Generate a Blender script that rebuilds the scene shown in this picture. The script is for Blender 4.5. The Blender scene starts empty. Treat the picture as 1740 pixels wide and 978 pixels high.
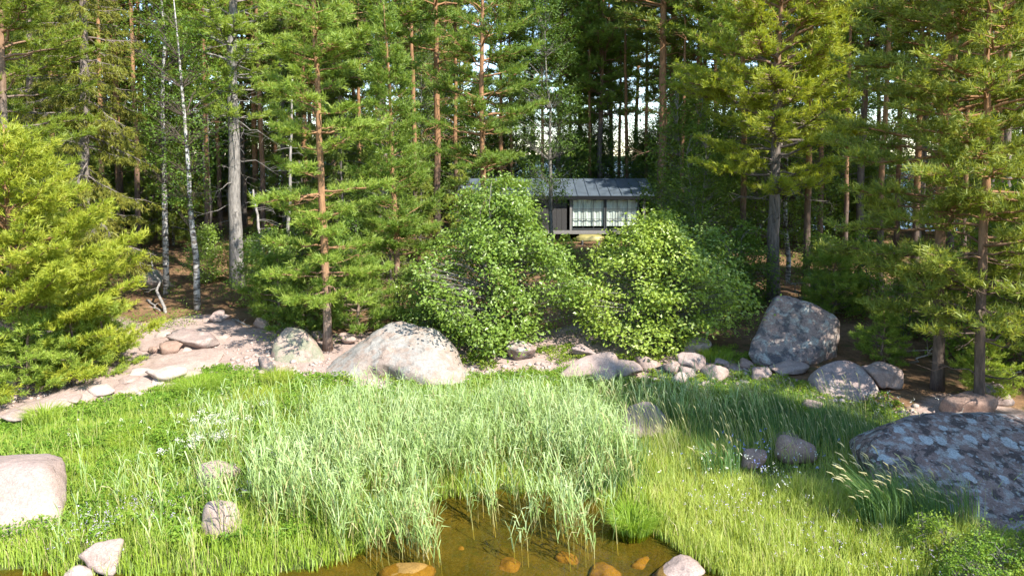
import bpy, bmesh, math, random
import numpy as np
from mathutils import Vector, noise as mnoise

# ------------------------------------------------------------------ camera, sky, sun, exposure
scn = bpy.context.scene
COL = scn.collection
R = math.radians
FPX, HOR, PITCH, CAMZ = 1197.0, 270.0, 3.0, 6.0
CY = HOR + FPX * math.tan(R(PITCH))          # principal row in photo pixels
cam_d = bpy.data.cameras.new('camera'); cam = bpy.data.objects.new('camera', cam_d); COL.objects.link(cam)
cam.location = (0, 0, CAMZ); cam.rotation_euler = (R(90 - PITCH), 0, 0)
cam_d.sensor_width = 36; cam_d.lens = 36 * FPX / 1740.0
cam_d.shift_y = -(489 - CY) / 1740.0
cam_d.clip_start = 0.1; cam_d.clip_end = 6000
scn.camera = cam

SUN_AZ, SUN_EL = 135.0, 45.0                 # azimuth clockwise from +Y
to_sun = Vector((math.sin(R(SUN_AZ)) * math.cos(R(SUN_EL)), math.cos(R(SUN_AZ)) * math.cos(R(SUN_EL)), math.sin(R(SUN_EL))))
world = bpy.data.worlds.new('World'); scn.world = world; world.use_nodes = True
wn = world.node_tree.nodes; wl = world.node_tree.links
bg = wn['Background']
sky = wn.new('ShaderNodeTexSky'); sky.sky_type = 'NISHITA'; sky.sun_disc = False
sky.sun_elevation = R(SUN_EL); sky.sun_rotation = R(SUN_AZ); sky.air_density = 1.0; sky.dust_density = 0.0; sky.ozone_density = 2.0
wl.new(sky.outputs[0], bg.inputs[0]); bg.inputs[1].default_value = 0.15
sun_d = bpy.data.lights.new('sun', 'SUN'); sun_d.energy = 4.2; sun_d.angle = R(0.53); sun_d.color = (1.0, 0.945, 0.86)
sun = bpy.data.objects.new('sun', sun_d); COL.objects.link(sun); sun.location = (20, -15, 30)
sun.rotation_euler = to_sun.to_track_quat('Z', 'Y').to_euler()
vs = scn.view_settings
vs.view_transform = 'Standard'; vs.look = 'None'; vs.exposure = 1.5; vs.gamma = 1.0; vs.use_curve_mapping = False
scn.render.engine = 'CYCLES'
cy = scn.cycles
cy.max_bounces = 7; cy.diffuse_bounces = 3; cy.glossy_bounces = 2; cy.transmission_bounces = 4; cy.transparent_max_bounces = 8
cy.caustics_reflective = False; cy.caustics_refractive = False
cy.use_denoising = True
cy.sample_clamp_indirect = 8

rng = np.random.default_rng(7)
random.seed(7)

# ------------------------------------------------------------------ small helpers
def ray(px, py):
    u = (px - 870.0) / FPX; v = (CY - py) / FPX
    c, s = math.cos(R(PITCH)), math.sin(R(PITCH))
    return np.array((u, c + v * s, -s + v * c))
def at(px, py, Y):
    d = ray(px, py); k = Y / d[1]
    return np.array((0, 0, CAMZ)) + d * k

def sstep(a, b, x):
    t = np.clip((x - a) / (b - a), 0, 1); return t * t * (3 - 2 * t)

def water_pt(px, py):
    d = ray(px, py); k = -CAMZ / d[2]; return d[0] * k, d[1] * k
SH = [water_pt(*p) for p in ((200, 984), (430, 982), (520, 972), (600, 945), (645, 905), (700, 858), (780, 842), (900, 832), (1000, 846), (1060, 868), (1095, 893), (1130, 922), (1175, 948), (1215, 975))]
SHX = np.array([-60, -9, -7] + [p[0] for p in SH] + [4.2, 8, 60.]); SHY = np.array([9.0, 9.6, 10.0] + [p[1] for p in SH] + [9.0, 8.2, 6.])

def vnoise(x, y):
    return (np.sin(x * 1.7 + 1.3 * np.sin(y * 1.1)) + np.sin(y * 2.1 + 1.7 * np.sin(x * .9 + 2)) + .6 * np.sin(3.9 * x + 2.2 * y) + .6 * np.sin(4.3 * y - 3.1 * x + 1.)) / 3.2

def ground(x, y):
    x = np.asarray(x, float); y = np.asarray(y, float)
    s = y - np.interp(x, SHX, SHY)
    n = np.interp(s, [-30, -8, -2, 0, .4, 3, 6, 9], [-2.5, -.7, -.27, -.02, .05, .13, .18, .2])
    fr = np.interp(y, [14, 18, 20, 24, 30, 40, 46, 56, 60, 80, 140], [0, .1, .25, .5, .8, 1.1, 1.1, -.35, -1.2, -3, -4])
    fl = np.interp(y, [14, 18, 20, 24, 30, 40, 52, 66, 80, 95, 140], [0, .1, .25, .55, .95, 1.7, 2.3, 2.2, -.3, -3, -4])
    w = 1 - sstep(-9, 1, x)
    f = fl * w + fr * (1 - w)
    amp = .03 + .10 * sstep(19, 30, y)
    amp = amp * sstep(-.5, 1.0, s)
    return n + f + amp * vnoise(x * .9, y * .9) + .3 * amp * vnoise(x * 3.1 + 4, y * 2.7)

def gp(px, py):
    d = ray(px, py); o = np.array((0, 0, CAMZ))
    ys = np.linspace(6, 90, 1700); k = ys / d[1]
    z = CAMZ + d[2] * k; g = ground(d[0] * k, ys)
    hit = np.nonzero(z <= g)[0]
    i = hit[0] if len(hit) else len(ys) - 1
    return o + d * k[i]

def link(name, me, parent=None, mat=None, loc=(0, 0, 0), rotz=0.0):
    o = bpy.data.objects.new(name, me); COL.objects.link(o)
    o.location = loc; o.rotation_euler = (0, 0, rotz)
    if parent: o.parent = parent
    if mat is not None and me is not None:
        me.materials.clear(); me.materials.append(mat)
    return o
def tag(o, label, cat=None, group=None, kind=None):
    if label: o['label'] = label
    if cat: o['category'] = cat
    if group: o['group'] = group
    if kind: o['kind'] = kind
    return o

def mesh_tris(name, V, T, v=None, smooth=False, per=3):
    me = bpy.data.meshes.new(name)
    V = np.ascontiguousarray(V, dtype=np.float32).reshape(-1, 3); T = np.ascontiguousarray(T, dtype=np.int32).reshape(-1, per)
    me.vertices.add(len(V)); me.vertices.foreach_set('co', V.ravel())
    me.loops.add(T.size); me.loops.foreach_set('vertex_index', T.ravel())
    me.polygons.add(len(T)); me.polygons.foreach_set('loop_start', np.arange(len(T), dtype=np.int32) * per)
    me.polygons.foreach_set('use_smooth', np.full(len(T), bool(smooth)))
    me.update(calc_edges=True)
    if v is not None:
        a = me.attributes.new('v', 'FLOAT', 'POINT'); a.data.foreach_set('value', np.ascontiguousarray(v, dtype=np.float32).ravel())
    return me

class Acc:
    def __init__(s): s.V = []; s.T = []; s.n = 0; s.v = []
    def add(s, V, T, v=None):
        V = np.asarray(V, np.float32).reshape(-1, 3); T = np.asarray(T, np.int32).reshape(-1, 3)
        s.V.append(V); s.T.append(T + s.n); s.n += len(V)
        s.v.append(np.zeros(len(V), np.float32) if v is None else np.broadcast_to(np.asarray(v, np.float32), (len(V),)))
    def tube(s, P, rad, n=6, cap=True, v=0.0):
        P = np.asarray(P, float); m = len(P); rad = np.asarray(rad, float)
        d = np.gradient(P, axis=0); d /= np.linalg.norm(d, axis=1)[:, None] + 1e-9
        ref = np.where(np.abs(d[:, 2:3]) > .9, np.array([[1., 0, 0]]), np.array([[0, 0, 1.]]))
        a = np.cross(d, ref); a /= np.linalg.norm(a, axis=1)[:, None] + 1e-9
        b = np.cross(d, a)
        th = np.arange(n) * 2 * math.pi / n
        V = P[:, None, :] + rad[:, None, None] * (np.cos(th)[None, :, None] * a[:, None, :] + np.sin(th)[None, :, None] * b[:, None, :])
        i = np.arange(m - 1)[:, None] * n; j = np.arange(n)[None, :]; k = (j + 1) % n
        q = np.stack([i + j, i + k, i + n + k, i + j, i + n + k, i + n + j], -1).reshape(-1, 3)
        s.add(V.reshape(-1, 3), q, v)
        if cap:
            t = [[(m - 1) * n, (m - 1) * n + x, (m - 1) * n + x + 1] for x in range(1, n - 1)]
            t0 = [[0, x + 1, x] for x in range(1, n - 1)]
            if t: s.T.append(np.array(t + t0, np.int32) + s.n - m * n)
    def box(s, x0, x1, y0, y1, z0, z1):
        V = [(x, y, z) for x in (x0, x1) for y in (y0, y1) for z in (z0, z1)]
        Q = [(0, 1, 3, 2), (4, 6, 7, 5), (0, 4, 5, 1), (2, 3, 7, 6), (0, 2, 6, 4), (1, 5, 7, 3)]
        s.add(V, [t for q in Q for t in ((q[0], q[1], q[2]), (q[0], q[2], q[3]))])
    def mesh(s, name, smooth=False):
        if not s.V: return mesh_tris(name, np.zeros((3, 3)), [[0, 1, 2]])
        return mesh_tris(name, np.concatenate(s.V), np.concatenate(s.T), np.concatenate(s.v), smooth)

def unit(a): return a / (np.linalg.norm(a, axis=-1, keepdims=True) + 1e-9)

# ------------------------------------------------------------------ materials
def mat_new(name):
    m = bpy.data.materials.new(name); m.use_nodes = True
    nt = m.node_tree; nt.nodes.clear()
    out = nt.nodes.new('ShaderNodeOutputMaterial')
    return m, nt, out
class N:
    def __init__(s, nt): s.nt = nt
    def n(s, t, **k):
        x = s.nt.nodes.new(t)
        for a, b in k.items(): setattr(x, a, b)
        return x
    def l(s, a, b): s.nt.links.new(a, b)
    def noise(s, vec, scale, detail=4, rough=.55, dist=0):
        x = s.n('ShaderNodeTexNoise'); x.inputs['Scale'].default_value = scale; x.inputs['Detail'].default_value = detail
        x.inputs['Roughness'].default_value = rough; x.inputs['Distortion'].default_value = dist
        if vec is not None: s.l(vec, x.inputs['Vector'])
        return x.outputs['Fac']
    def ramp(s, fac, stops):
        x = s.n('ShaderNodeValToRGB'); e = x.color_ramp.elements
        while len(e) < len(stops): e.new(.5)
        for i, (p, c) in enumerate(stops):
            e[i].position = p; e[i].color = (c, c, c, 1) if not hasattr(c, '__len__') else (*c, 1)
        s.l(fac, x.inputs[0]); return x.outputs[0]
    def mix(s, f, a, b, mode='MIX'):
        x = s.n('ShaderNodeMix', data_type='RGBA', blend_type=mode)
        for sock, val in ((x.inputs[0], f), (x.inputs[6], a), (x.inputs[7], b)):
            if isinstance(val, (int, float)): sock.default_value = val
            elif isinstance(val, tuple): sock.default_value = (*val, 1)
            else: s.l(val, sock)
        return x.outputs[2]
    def math(s, op, a, b=None):
        x = s.n('ShaderNodeMath', operation=op)
        for i, v in enumerate((a, b)):
            if v is None: continue
            if isinstance(v, (int, float)): x.inputs[i].default_value = v
            else: s.l(v, x.inputs[i])
        return x.outputs[0]
    def bump(s, h, strength=.5, dist=.05):
        x = s.n('ShaderNodeBump'); x.inputs['Strength'].default_value = strength; x.inputs['Distance'].default_value = dist
        s.l(h, x.inputs['Height']); return x.outputs[0]
    def obj(s): return s.n('ShaderNodeTexCoord').outputs['Object']

def bsdf(k, out, col, rough=.8, spec=.3, nrm=None):
    p = k.n('ShaderNodeBsdfPrincipled')
    if isinstance(col, tuple): p.inputs['Base Color'].default_value = (*col, 1)
    else: k.l(col, p.inputs['Base Color'])
    p.inputs['Roughness'].default_value = rough; p.inputs['Specular IOR Level'].default_value = spec
    if nrm is not None: k.l(nrm, p.inputs['Normal'])
    if out is not None: k.l(p.outputs[0], out.inputs[0])
    return p

def mat_leaf(name, cols, trans=.35, tcol=None, rough=.5, spec=.35, objvar=.25, lift=0.0, straw=None):
    """cols: three colours picked by the per-leaf value v"""
    m, nt, out = mat_new(name); k = N(nt)
    at_ = k.n('ShaderNodeAttribute', attribute_name='v')
    c = k.ramp(at_.outputs['Fac'], [(0.0, cols[0]), (.5, cols[1]), (.93, cols[2])] + ([(.96, straw)] if straw else []))
    oi = k.n('ShaderNodeObjectInfo')
    hsv = k.n('ShaderNodeHueSaturation')
    k.l(c, hsv.inputs['Color'])
    mr = k.n('ShaderNodeMapRange'); k.l(oi.outputs['Random'], mr.inputs[0]); mr.inputs[3].default_value = 1 - objvar; mr.inputs[4].default_value = 1 + objvar
    k.l(mr.outputs[0], hsv.inputs['Value'])
    mr2 = k.n('ShaderNodeMapRange'); k.l(oi.outputs['Random'], mr2.inputs[0]); mr2.inputs[3].default_value = .515; mr2.inputs[4].default_value = .488
    k.l(mr2.outputs[0], hsv.inputs['Hue'])
    c = hsv.outputs[0]
    nrm = None
    if lift:
        g = k.n('ShaderNodeNewGeometry'); v1 = k.n('ShaderNodeVectorMath', operation='ADD'); k.l(g.outputs['Normal'], v1.inputs[0]); v1.inputs[1].default_value = (0, 0, lift)
        v2 = k.n('ShaderNodeVectorMath', operation='NORMALIZE'); k.l(v1.outputs[0], v2.inputs[0]); nrm = v2.outputs[0]
    p = bsdf(k, None, c, rough, spec, nrm)
    t = k.n('ShaderNodeBsdfTranslucent')
    tc = k.mix(1.0, c, tcol or (1.5, 1.35, .55), 'MULTIPLY')
    k.l(tc, t.inputs[0])
    ms = k.n('ShaderNodeMixShader'); ms.inputs[0].default_value = trans
    k.l(p.outputs[0], ms.inputs[1]); k.l(t.outputs[0], ms.inputs[2]); k.l(ms.outputs[0], out.inputs[0])
    return m

M = {}
M['needle_yellow'] = mat_leaf('needle_yellow', [(.165, .225, .02), (.245, .305, .028), (.335, .365, .045)], .40, lift=.25)
M['needle_green'] = mat_leaf('needle_green', [(.135, .212, .025), (.21, .30, .04), (.30, .37, .06)], .38, lift=.25)
M['needle_dark'] = mat_leaf('needle_dark', [(.09, .14, .02), (.15, .20, .028), (.22, .26, .04)], .36, lift=.25)
M['needle_spruce'] = mat_leaf('needle_spruce', [(.12, .14, .025), (.19, .205, .03), (.27, .26, .04)], .36, lift=.25)
M['leaf_alder'] = mat_leaf('leaf_alder', [(.15, .23, .03), (.22, .32, .045), (.36, .45, .15)], .36, rough=.36, spec=.5, lift=.2)
M['leaf_birch'] = mat_leaf('leaf_birch', [(.10, .175, .022), (.15, .235, .028), (.22, .30, .045)], .38)
M['leaf_dim'] = mat_leaf('leaf_dim', [(.085, .15, .02), (.13, .205, .026), (.20, .27, .04)], .38)
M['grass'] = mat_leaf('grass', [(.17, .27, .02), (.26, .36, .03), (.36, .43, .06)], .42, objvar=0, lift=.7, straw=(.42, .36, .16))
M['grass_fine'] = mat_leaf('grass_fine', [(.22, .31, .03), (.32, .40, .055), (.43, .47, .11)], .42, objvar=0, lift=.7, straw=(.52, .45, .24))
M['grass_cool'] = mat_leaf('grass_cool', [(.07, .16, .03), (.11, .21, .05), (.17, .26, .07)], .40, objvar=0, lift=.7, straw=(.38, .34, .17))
M['reed'] = mat_leaf('reed', [(.20, .285, .045), (.33, .425, .135), (.52, .59, .31)], .36, tcol=(1.2, 1.2, .75), objvar=0, lift=.7, straw=(.50, .43, .22))
M['reed_stem'] = mat_leaf('reed_stem', [(.22, .26, .07), (.34, .33, .11), (.50, .43, .20)], .2, tcol=(1.1, 1.1, .8), objvar=0)
M['seed'] = mat_leaf('seed', [(.33, .32, .14), (.45, .42, .20), (.55, .5, .27)], .3, tcol=(1.1, 1.1, .8), objvar=0)
M['herb'] = mat_leaf('herb', [(.09, .175, .016), (.18, .28, .024), (.31, .39, .05)], .38, objvar=0, lift=.7)
M['blossom'] = mat_leaf('blossom', [(.70, .68, .55), (.78, .76, .62), (.82, .80, .7)], .3, tcol=(1, 1, 1), objvar=0)
M['lilac'] = mat_leaf('lilac', [(.48, .38, .55), (.58, .48, .62), (.68, .6, .7)], .3, tcol=(1, 1, 1), objvar=0)
M['blueflower'] = mat_leaf('blueflower', [(.22, .26, .62), (.30, .34, .7), (.4, .45, .75)], .3, tcol=(1, 1, 1), objvar=0)

def mat_bark(name, low, high, z0, z1, scale=7):
    m, nt, out = mat_new(name); k = N(nt)
    o = k.obj()
    sep = k.n('ShaderNodeSeparateXYZ'); k.l(o, sep.inputs[0])
    mp = k.n('ShaderNodeMapping'); k.l(o, mp.inputs[0]); mp.inputs['Scale'].default_value = (1, 1, .25)
    n1 = k.noise(mp.outputs[0], scale * 2.2, 5, .65); n2 = k.noise(o, 1.1, 3)
    zz = k.math('ADD', sep.outputs[2], k.math('MULTIPLY', k.math('SUBTRACT', n2, .5), 4.0 * (z1 - z0) / 6))
    mr = k.n('ShaderNodeMapRange', interpolation_type='SMOOTHSTEP'); k.l(zz, mr.inputs[0]); mr.inputs[1].default_value = z0; mr.inputs[2].default_value = z1
    lo = k.ramp(n1, [(.3, tuple(c * .45 for c in low)), (.55, low), (.8, tuple(min(1, c * 1.5) for c in low))])
    hi = k.ramp(n1, [(.3, tuple(c * .55 for c in high)), (.55, high), (.8, tuple(min(1, c * 1.35) for c in high))])
    c = k.mix(mr.outputs[0], lo, hi)
    bsdf(k, out, c, .9, .15, k.bump(n1, .8, .03))
    return m
M['bark_old'] = mat_bark('bark_old', (.17, .145, .125), (.29, .165, .09), 5, 11)
M['bark_grey'] = mat_bark('bark_grey', (.24, .22, .20), (.30, .22, .16), 9, 15)
M['bark_young'] = mat_bark('bark_young', (.24, .17, .13), (.31, .175, .09), .8, 3.2, 9)
M['bark_red'] = mat_bark('bark_red', (.13, .095, .075), (.31, .17, .085), 2, 6, 7)
M['bark_spruce'] = mat_bark('bark_spruce', (.20, .17, .15), (.24, .19, .16), 5, 11)
M['bark_alder'] = mat_bark('bark_alder', (.20, .185, .16), (.22, .20, .17), 3, 8)
M['deadwood'] = mat_bark('deadwood', (.30, .275, .25), (.34, .31, .28), 3, 8)
def mat_birch():
    m, nt, out = mat_new('bark_birch'); k = N(nt); o = k.obj()
    mp = k.n('ShaderNodeMapping'); k.l(o, mp.inputs[0]); mp.inputs['Scale'].default_value = (2.2, 2.2, 7)
    n1 = k.noise(mp.outputs[0], 1.6, 4, .6); n2 = k.noise(o, 2.5, 3)
    a = k.ramp(n1, [(.47, (.43, .41, .38)), (.56, (.08, .07, .06))])
    c = k.mix(k.ramp(n2, [(.5, 0.), (.7, .6)]), a, (.25, .22, .19))
    c = k.mix(k.n('ShaderNodeAttribute', attribute_name='v').outputs['Fac'], c, (.10, .075, .06))
    bsdf(k, out, c, .8, .2, k.bump(n1, .4, .02)); return m
M['bark_birch'] = mat_birch()

def mat_rock(name, a, b, lichen=(.46, .46, .43), lich=(.55, .68), dark=(.09, .08, .08), drk=(.62, .72), speck=.25, spots=None, top=0.0, lscale=2.2, seed=0.0, bump=.5):
    m, nt, out = mat_new(name); k = N(nt)
    o0 = k.obj(); mp = k.n('ShaderNodeMapping'); k.l(o0, mp.inputs[0]); mp.inputs['Location'].default_value = (seed * 3.1, seed * 1.7, seed * 2.3)
    o = mp.outputs[0]
    n1 = k.noise(o, 1.3, 4); n2 = k.noise(o, lscale, 7, .68, .4); n3 = k.noise(o, lscale * 1.25, 7, .7, .6); n4 = k.noise(o, 38, 2, .7)
    n5 = k.noise(o, 9, 6, .7)
    c = k.mix(k.ramp(n1, [(.35, 0.), (.65, 1.)]), a, b)
    geo = k.n('ShaderNodeNewGeometry'); sep = k.n('ShaderNodeSeparateXYZ'); k.l(geo.outputs['Normal'], sep.inputs[0])
    lf = k.math('ADD', n2, k.math('MULTIPLY', sep.outputs[2], top))
    c = k.mix(k.math('MULTIPLY', k.ramp(lf, [(lich[0], 0.), (lich[1], 1.)]), .85), c, lichen)
    mp2 = k.n('ShaderNodeMapping'); k.l(o, mp2.inputs[0]); mp2.inputs['Location'].default_value = (5, 3, 9)
    n6 = k.noise(mp2.outputs[0], lscale * .8, 7, .68, .3)
    c = k.mix(k.math('MULTIPLY', k.ramp(n6, [(drk[0], 0.), (drk[1], 1.)]), .85), c, dark)
    if spots:
        vo = k.n('ShaderNodeTexVoronoi'); vo.inputs['Scale'].default_value = spots[0]
        nn = k.n('ShaderNodeTexNoise'); nn.inputs['Scale'].default_value = 6; nn.inputs['Detail'].default_value = 5; k.l(o, nn.inputs['Vector'])
        wv = k.mix(.22, o, nn.outputs['Color'], 'ADD'); k.l(wv, vo.inputs['Vector'])
        sc = k.n('ShaderNodeSeparateColor'); k.l(vo.outputs['Color'], sc.inputs[0])
        thr = k.math('MULTIPLY', sc.outputs[0], .46)
        d = k.math('SUBTRACT', thr, vo.outputs['Distance'])
        c = k.mix(k.ramp(d, [(.0, 0.), (.07, .9)]), c, spots[1])
        vo2 = k.n('ShaderNodeTexVoronoi'); vo2.inputs['Scale'].default_value = spots[0] * 2.4; k.l(wv, vo2.inputs['Vector'])
        sc2 = k.n('ShaderNodeSeparateColor'); k.l(vo2.outputs['Color'], sc2.inputs[0])
        d2 = k.math('SUBTRACT', k.math('MULTIPLY', sc2.outputs[1], .5), vo2.outputs['Distance'])
        c = k.mix(k.ramp(d2, [(.0, 0.), (.09, .75)]), c, spots[2])
    ck = k.n('ShaderNodeTexVoronoi', feature='DISTANCE_TO_EDGE'); ck.inputs['Scale'].default_value = 1.15
    cn = k.n('ShaderNodeTexNoise'); cn.inputs['Scale'].default_value = 2.2; cn.inputs['Detail'].default_value = 5; k.l(o, cn.inputs['Vector'])
    k.l(k.mix(.45, o, cn.outputs['Color'], 'ADD'), ck.inputs['Vector'])
    crack = k.math('MAXIMUM', k.ramp(ck.outputs['Distance'], [(.003, 0.), (.011, 1.)]), k.ramp(n1, [(.34, 0.), (.42, 1.)]))
    c = k.mix(k.math('MULTIPLY', k.math('SUBTRACT', 1.0, crack), .7), c, (.06, .05, .045))
    sp = k.ramp(n4, [(.3, 1 - speck), (.7, 1 + speck)])
    c = k.mix(1.0, c, sp, 'MULTIPLY')
    c = k.mix(1.0, c, k.ramp(n5, [(.3, .78), (.7, 1.15)]), 'MULTIPLY')
    h = k.math('ADD', k.math('ADD', k.math('MULTIPLY', n3, .8), k.math('MULTIPLY', crack, .25)), k.math('ADD', k.math('MULTIPLY', n4, .10), k.math('MULTIPLY', n5, .35)))
    bsdf(k, out, c, .88, .2, k.bump(h, bump, .08))
    return m
PINK, PINK2, GREY = (.40, .285, .235), (.34, .25, .21), (.33, .31, .29)
M['rock_pink'] = mat_rock('rock_pink', (.33, .24, .20), (.37, .285, .24), (.40, .37, .335), (.60, .8), drk=(.70, .8), speck=.2, bump=.55, lscale=3.0)
M['rock_big'] = mat_rock('rock_big', (.29, .22, .175), (.31, .25, .205), (.31, .295, .265), (.50, .62), dark=(.10, .095, .085), drk=(.58, .70), speck=.22, top=.08, lscale=3.2, bump=.7)
M['rock_tilt'] = mat_rock('rock_tilt', (.31, .215, .175), (.27, .21, .18), (.42, .42, .36), (.50, .60), dark=(.07, .07, .075), drk=(.50, .60), speck=.28, lscale=3.6, seed=2, bump=.8)
M['rock_grey'] = mat_rock('rock_grey', (.29, .215, .19), (.31, .245, .215), (.36, .34, .30), (.55, .7), drk=(.56, .7), speck=.22, seed=4)
M['rock_moss'] = mat_rock('rock_moss', (.36, .26, .21), (.33, .26, .21), (.20, .21, .14), (.50, .60), drk=(.60, .7), speck=.2, top=.07, lscale=3.0, seed=6)
M['rock_spot'] = mat_rock('rock_spot', (.19, .13, .11), (.24, .17, .145), (.33, .31, .28), (.50, .58), dark=(.055, .045, .042), drk=(.50, .56), speck=.35, spots=(3.3, (.38, .40, .39), (.32, .31, .295)), lscale=5.0, seed=9, bump=.8)
M['rock_brown'] = mat_rock('rock_brown', (.29, .19, .145), (.34, .24, .19), (.36, .30, .26), (.62, .75), drk=(.58, .7), speck=.2, seed=11)
M['rock_pale'] = mat_rock('rock_pale', (.37, .28, .235), (.40, .33, .28), (.42, .38, .34), (.55, .7), drk=(.74, .85), speck=.14, seed=13)
M['rock_wet'] = mat_rock('rock_wet', (.27, .15, .035), (.22, .13, .035), (.24, .16, .06), (.6, .75), drk=(.6, .72), speck=.2, seed=15)

def mat_ground():
    m, nt, out = mat_new('ground'); k = N(nt); o = k.obj()
    zn = k.n('ShaderNodeAttribute', attribute_name='v').outputs['Fac']
    n1 = k.noise(o, .8, 6, .65); n2 = k.noise(o, 6, 6, .7); n3 = k.noise(o, 30, 4, .7); n4 = k.noise(o, 2.1, 5, .6)
    vo = k.n('ShaderNodeTexVoronoi'); vo.inputs['Scale'].default_value = 9; k.l(o, vo.inputs['Vector'])
    bed = k.mix(k.ramp(n4, [(.35, 0.), (.65, 1.)]), (.075, .068, .016), (.13, .10, .026))
    bed = k.mix(k.ramp(n2, [(.5, 0.), (.7, .7)]), bed, (.05, .055, .015))
    soil = k.mix(k.ramp(n2, [(.35, 0.), (.65, 1.)]), (.06, .085, .02), (.10, .11, .035))
    gsep = k.n('ShaderNodeSeparateColor'); k.l(vo.outputs['Color'], gsep.inputs[0])
    grav = k.mix(gsep.outputs[0], (.31, .225, .185), (.40, .305, .26))
    grav = k.mix(k.ramp(n1, [(.45, 0.), (.62, .8)]), grav, (.39, .295, .25))
    grav = k.mix(k.ramp(n2, [(.58, 0.), (.75, .6)]), grav, (.22, .155, .115))
    lit = k.mix(k.ramp(n1, [(.35, 0.), (.65, 1.)]), (.15, .085, .045), (.27, .16, .085))
    lit = k.mix(k.ramp(n2, [(.45, 0.), (.68, .8)]), lit, (.075, .055, .03))
    lit = k.mix(k.ramp(n4, [(.56, 0.), (.66, .6)]), lit, (.06, .085, .025))
    jz = k.math('ADD', zn, k.math('MULTIPLY', k.math('SUBTRACT', n2, .5), .5))
    c = k.mix(k.ramp(jz, [(.02, 0.), (.2, 1.)]), bed, soil)
    z2 = k.math('MULTIPLY', jz, .3333)
    c = k.mix(k.ramp(z2, [(.45, 0.), (.53, 1.)]), c, grav)
    c = k.mix(k.ramp(z2, [(.78, 0.), (.88, 1.)]), c, lit)
    c = k.mix(1.0, c, k.ramp(n3, [(.3, .7), (.7, 1.25)]), 'MULTIPLY')
    h = k.math('ADD', k.math('MULTIPLY', n2, .6), k.math('MULTIPLY', n3, .25))
    bsdf(k, out, c, .95, .1, k.bump(h, .8, .08))
    return m
M['ground'] = mat_ground()

def mat_water(name, tint, far=False):
    m, nt, out = mat_new(name); k = N(nt); o = k.obj()
    n1 = k.noise(o, 2.2 if not far else .8, 4, .6)
    b = k.bump(n1, .4 if not far else 1.0, .02 if not far else 1.2)
    gl = k.n('ShaderNodeBsdfGlossy'); gl.inputs['Roughness'].default_value = .03 if not far else .12; k.l(b, gl.inputs['Normal'])
    fr = k.n('ShaderNodeFresnel'); fr.inputs[0].default_value = 1.33; k.l(b, fr.inputs[1])
    if far:
        under = k.n('ShaderNodeBsdfDiffuse'); under.inputs[0].default_value = (*tint, 1)
    else:
        under = k.n('ShaderNodeBsdfTransparent'); under.inputs[0].default_value = (*tint, 1)
    ms = k.n('ShaderNodeMixShader'); k.l(fr.outputs[0], ms.inputs[0]); k.l(under.outputs[0], ms.inputs[1]); k.l(gl.outputs[0], ms.inputs[2])
    k.l(ms.outputs[0], out.inputs[0]); return m
M['pond'] = mat_water('pond', (.92, .84, .50))
M['lake'] = mat_water('lake', (.05, .11, .2), True)

def mat_plain(name, col, rough=.6, spec=.3, var=.15, scale=12, metal=0.0, bump=.15):
    m, nt, out = mat_new(name); k = N(nt); o = k.obj()
    n1 = k.noise(o, scale, 5, .6)
    c = k.mix(1.0, col, k.ramp(n1, [(.3, 1 - var), (.7, 1 + var)]), 'MULTIPLY')
    p = bsdf(k, out, c, rough, spec, k.bump(n1, bump, .01)); p.inputs['Metallic'].default_value = metal
    return m
M['roof'] = mat_plain('roof_metal', (.13, .16, .19), .36, .5, .25, 1.6, .35)
M['fascia'] = mat_plain('fascia', (.008, .009, .010), .6, .2)
M['darkwood'] = mat_plain('darkwood', (.045, .042, .04), .7, .3)
M['greywood'] = mat_plain('greywood', (.20, .19, .175), .8, .2)
M['winframe'] = mat_plain('winframe', (.055, .06, .06), .6, .3)
M['curtain'] = mat_plain('curtain', (.80, .79, .72), .9, .1, .12, 2)
M['yellow'] = mat_plain('yellow', (.30, .26, .09), .45, .4, .15, 4)
def mat_glass():
    m, nt, out = mat_new('glass'); k = N(nt)
    gl = k.n('ShaderNodeBsdfGlossy'); gl.inputs['Roughness'].default_value = .02
    tr = k.n('ShaderNodeBsdfTransparent'); tr.inputs[0].default_value = (.93, .96, .95, 1)
    fr = k.n('ShaderNodeFresnel'); gg = k.n('ShaderNodeNewGeometry'); k.l(k.math('SUBTRACT', 1.7, k.math('MULTIPLY', gg.outputs['Backfacing'], 1.7 - 1 / 1.7)), fr.inputs[0])
    ms = k.n('ShaderNodeMixShader'); k.l(fr.outputs[0], ms.inputs[0]); k.l(tr.outputs[0], ms.inputs[1]); k.l(gl.outputs[0], ms.inputs[2]); k.l(ms.outputs[0], out.inputs[0])
    return m
M['glass'] = mat_glass()
M['farshore'] = mat_plain('farshore', (.03, .055, .025), .9, .1, .4, .05)

# ------------------------------------------------------------------ terrain, pond, lake
MEADOW = [gp(*p) for p in ((-60, 735), (60, 712), (170, 690), (260, 668), (320, 645), (370, 632), (450, 640), (530, 645), (610, 662), (740, 668), (800, 640), (950, 642), (1050, 652), (1150, 658), (1260, 650), (1380, 672), (1500, 700), (1620, 735), (1760, 760))]
MX = np.array([-30.] + [p[0] for p in MEADOW] + [40.]); MY = np.array([15.5] + [p[1] for p in MEADOW] + [13.])
def meadow_edge(x): return np.interp(x, MX, MY)

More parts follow.
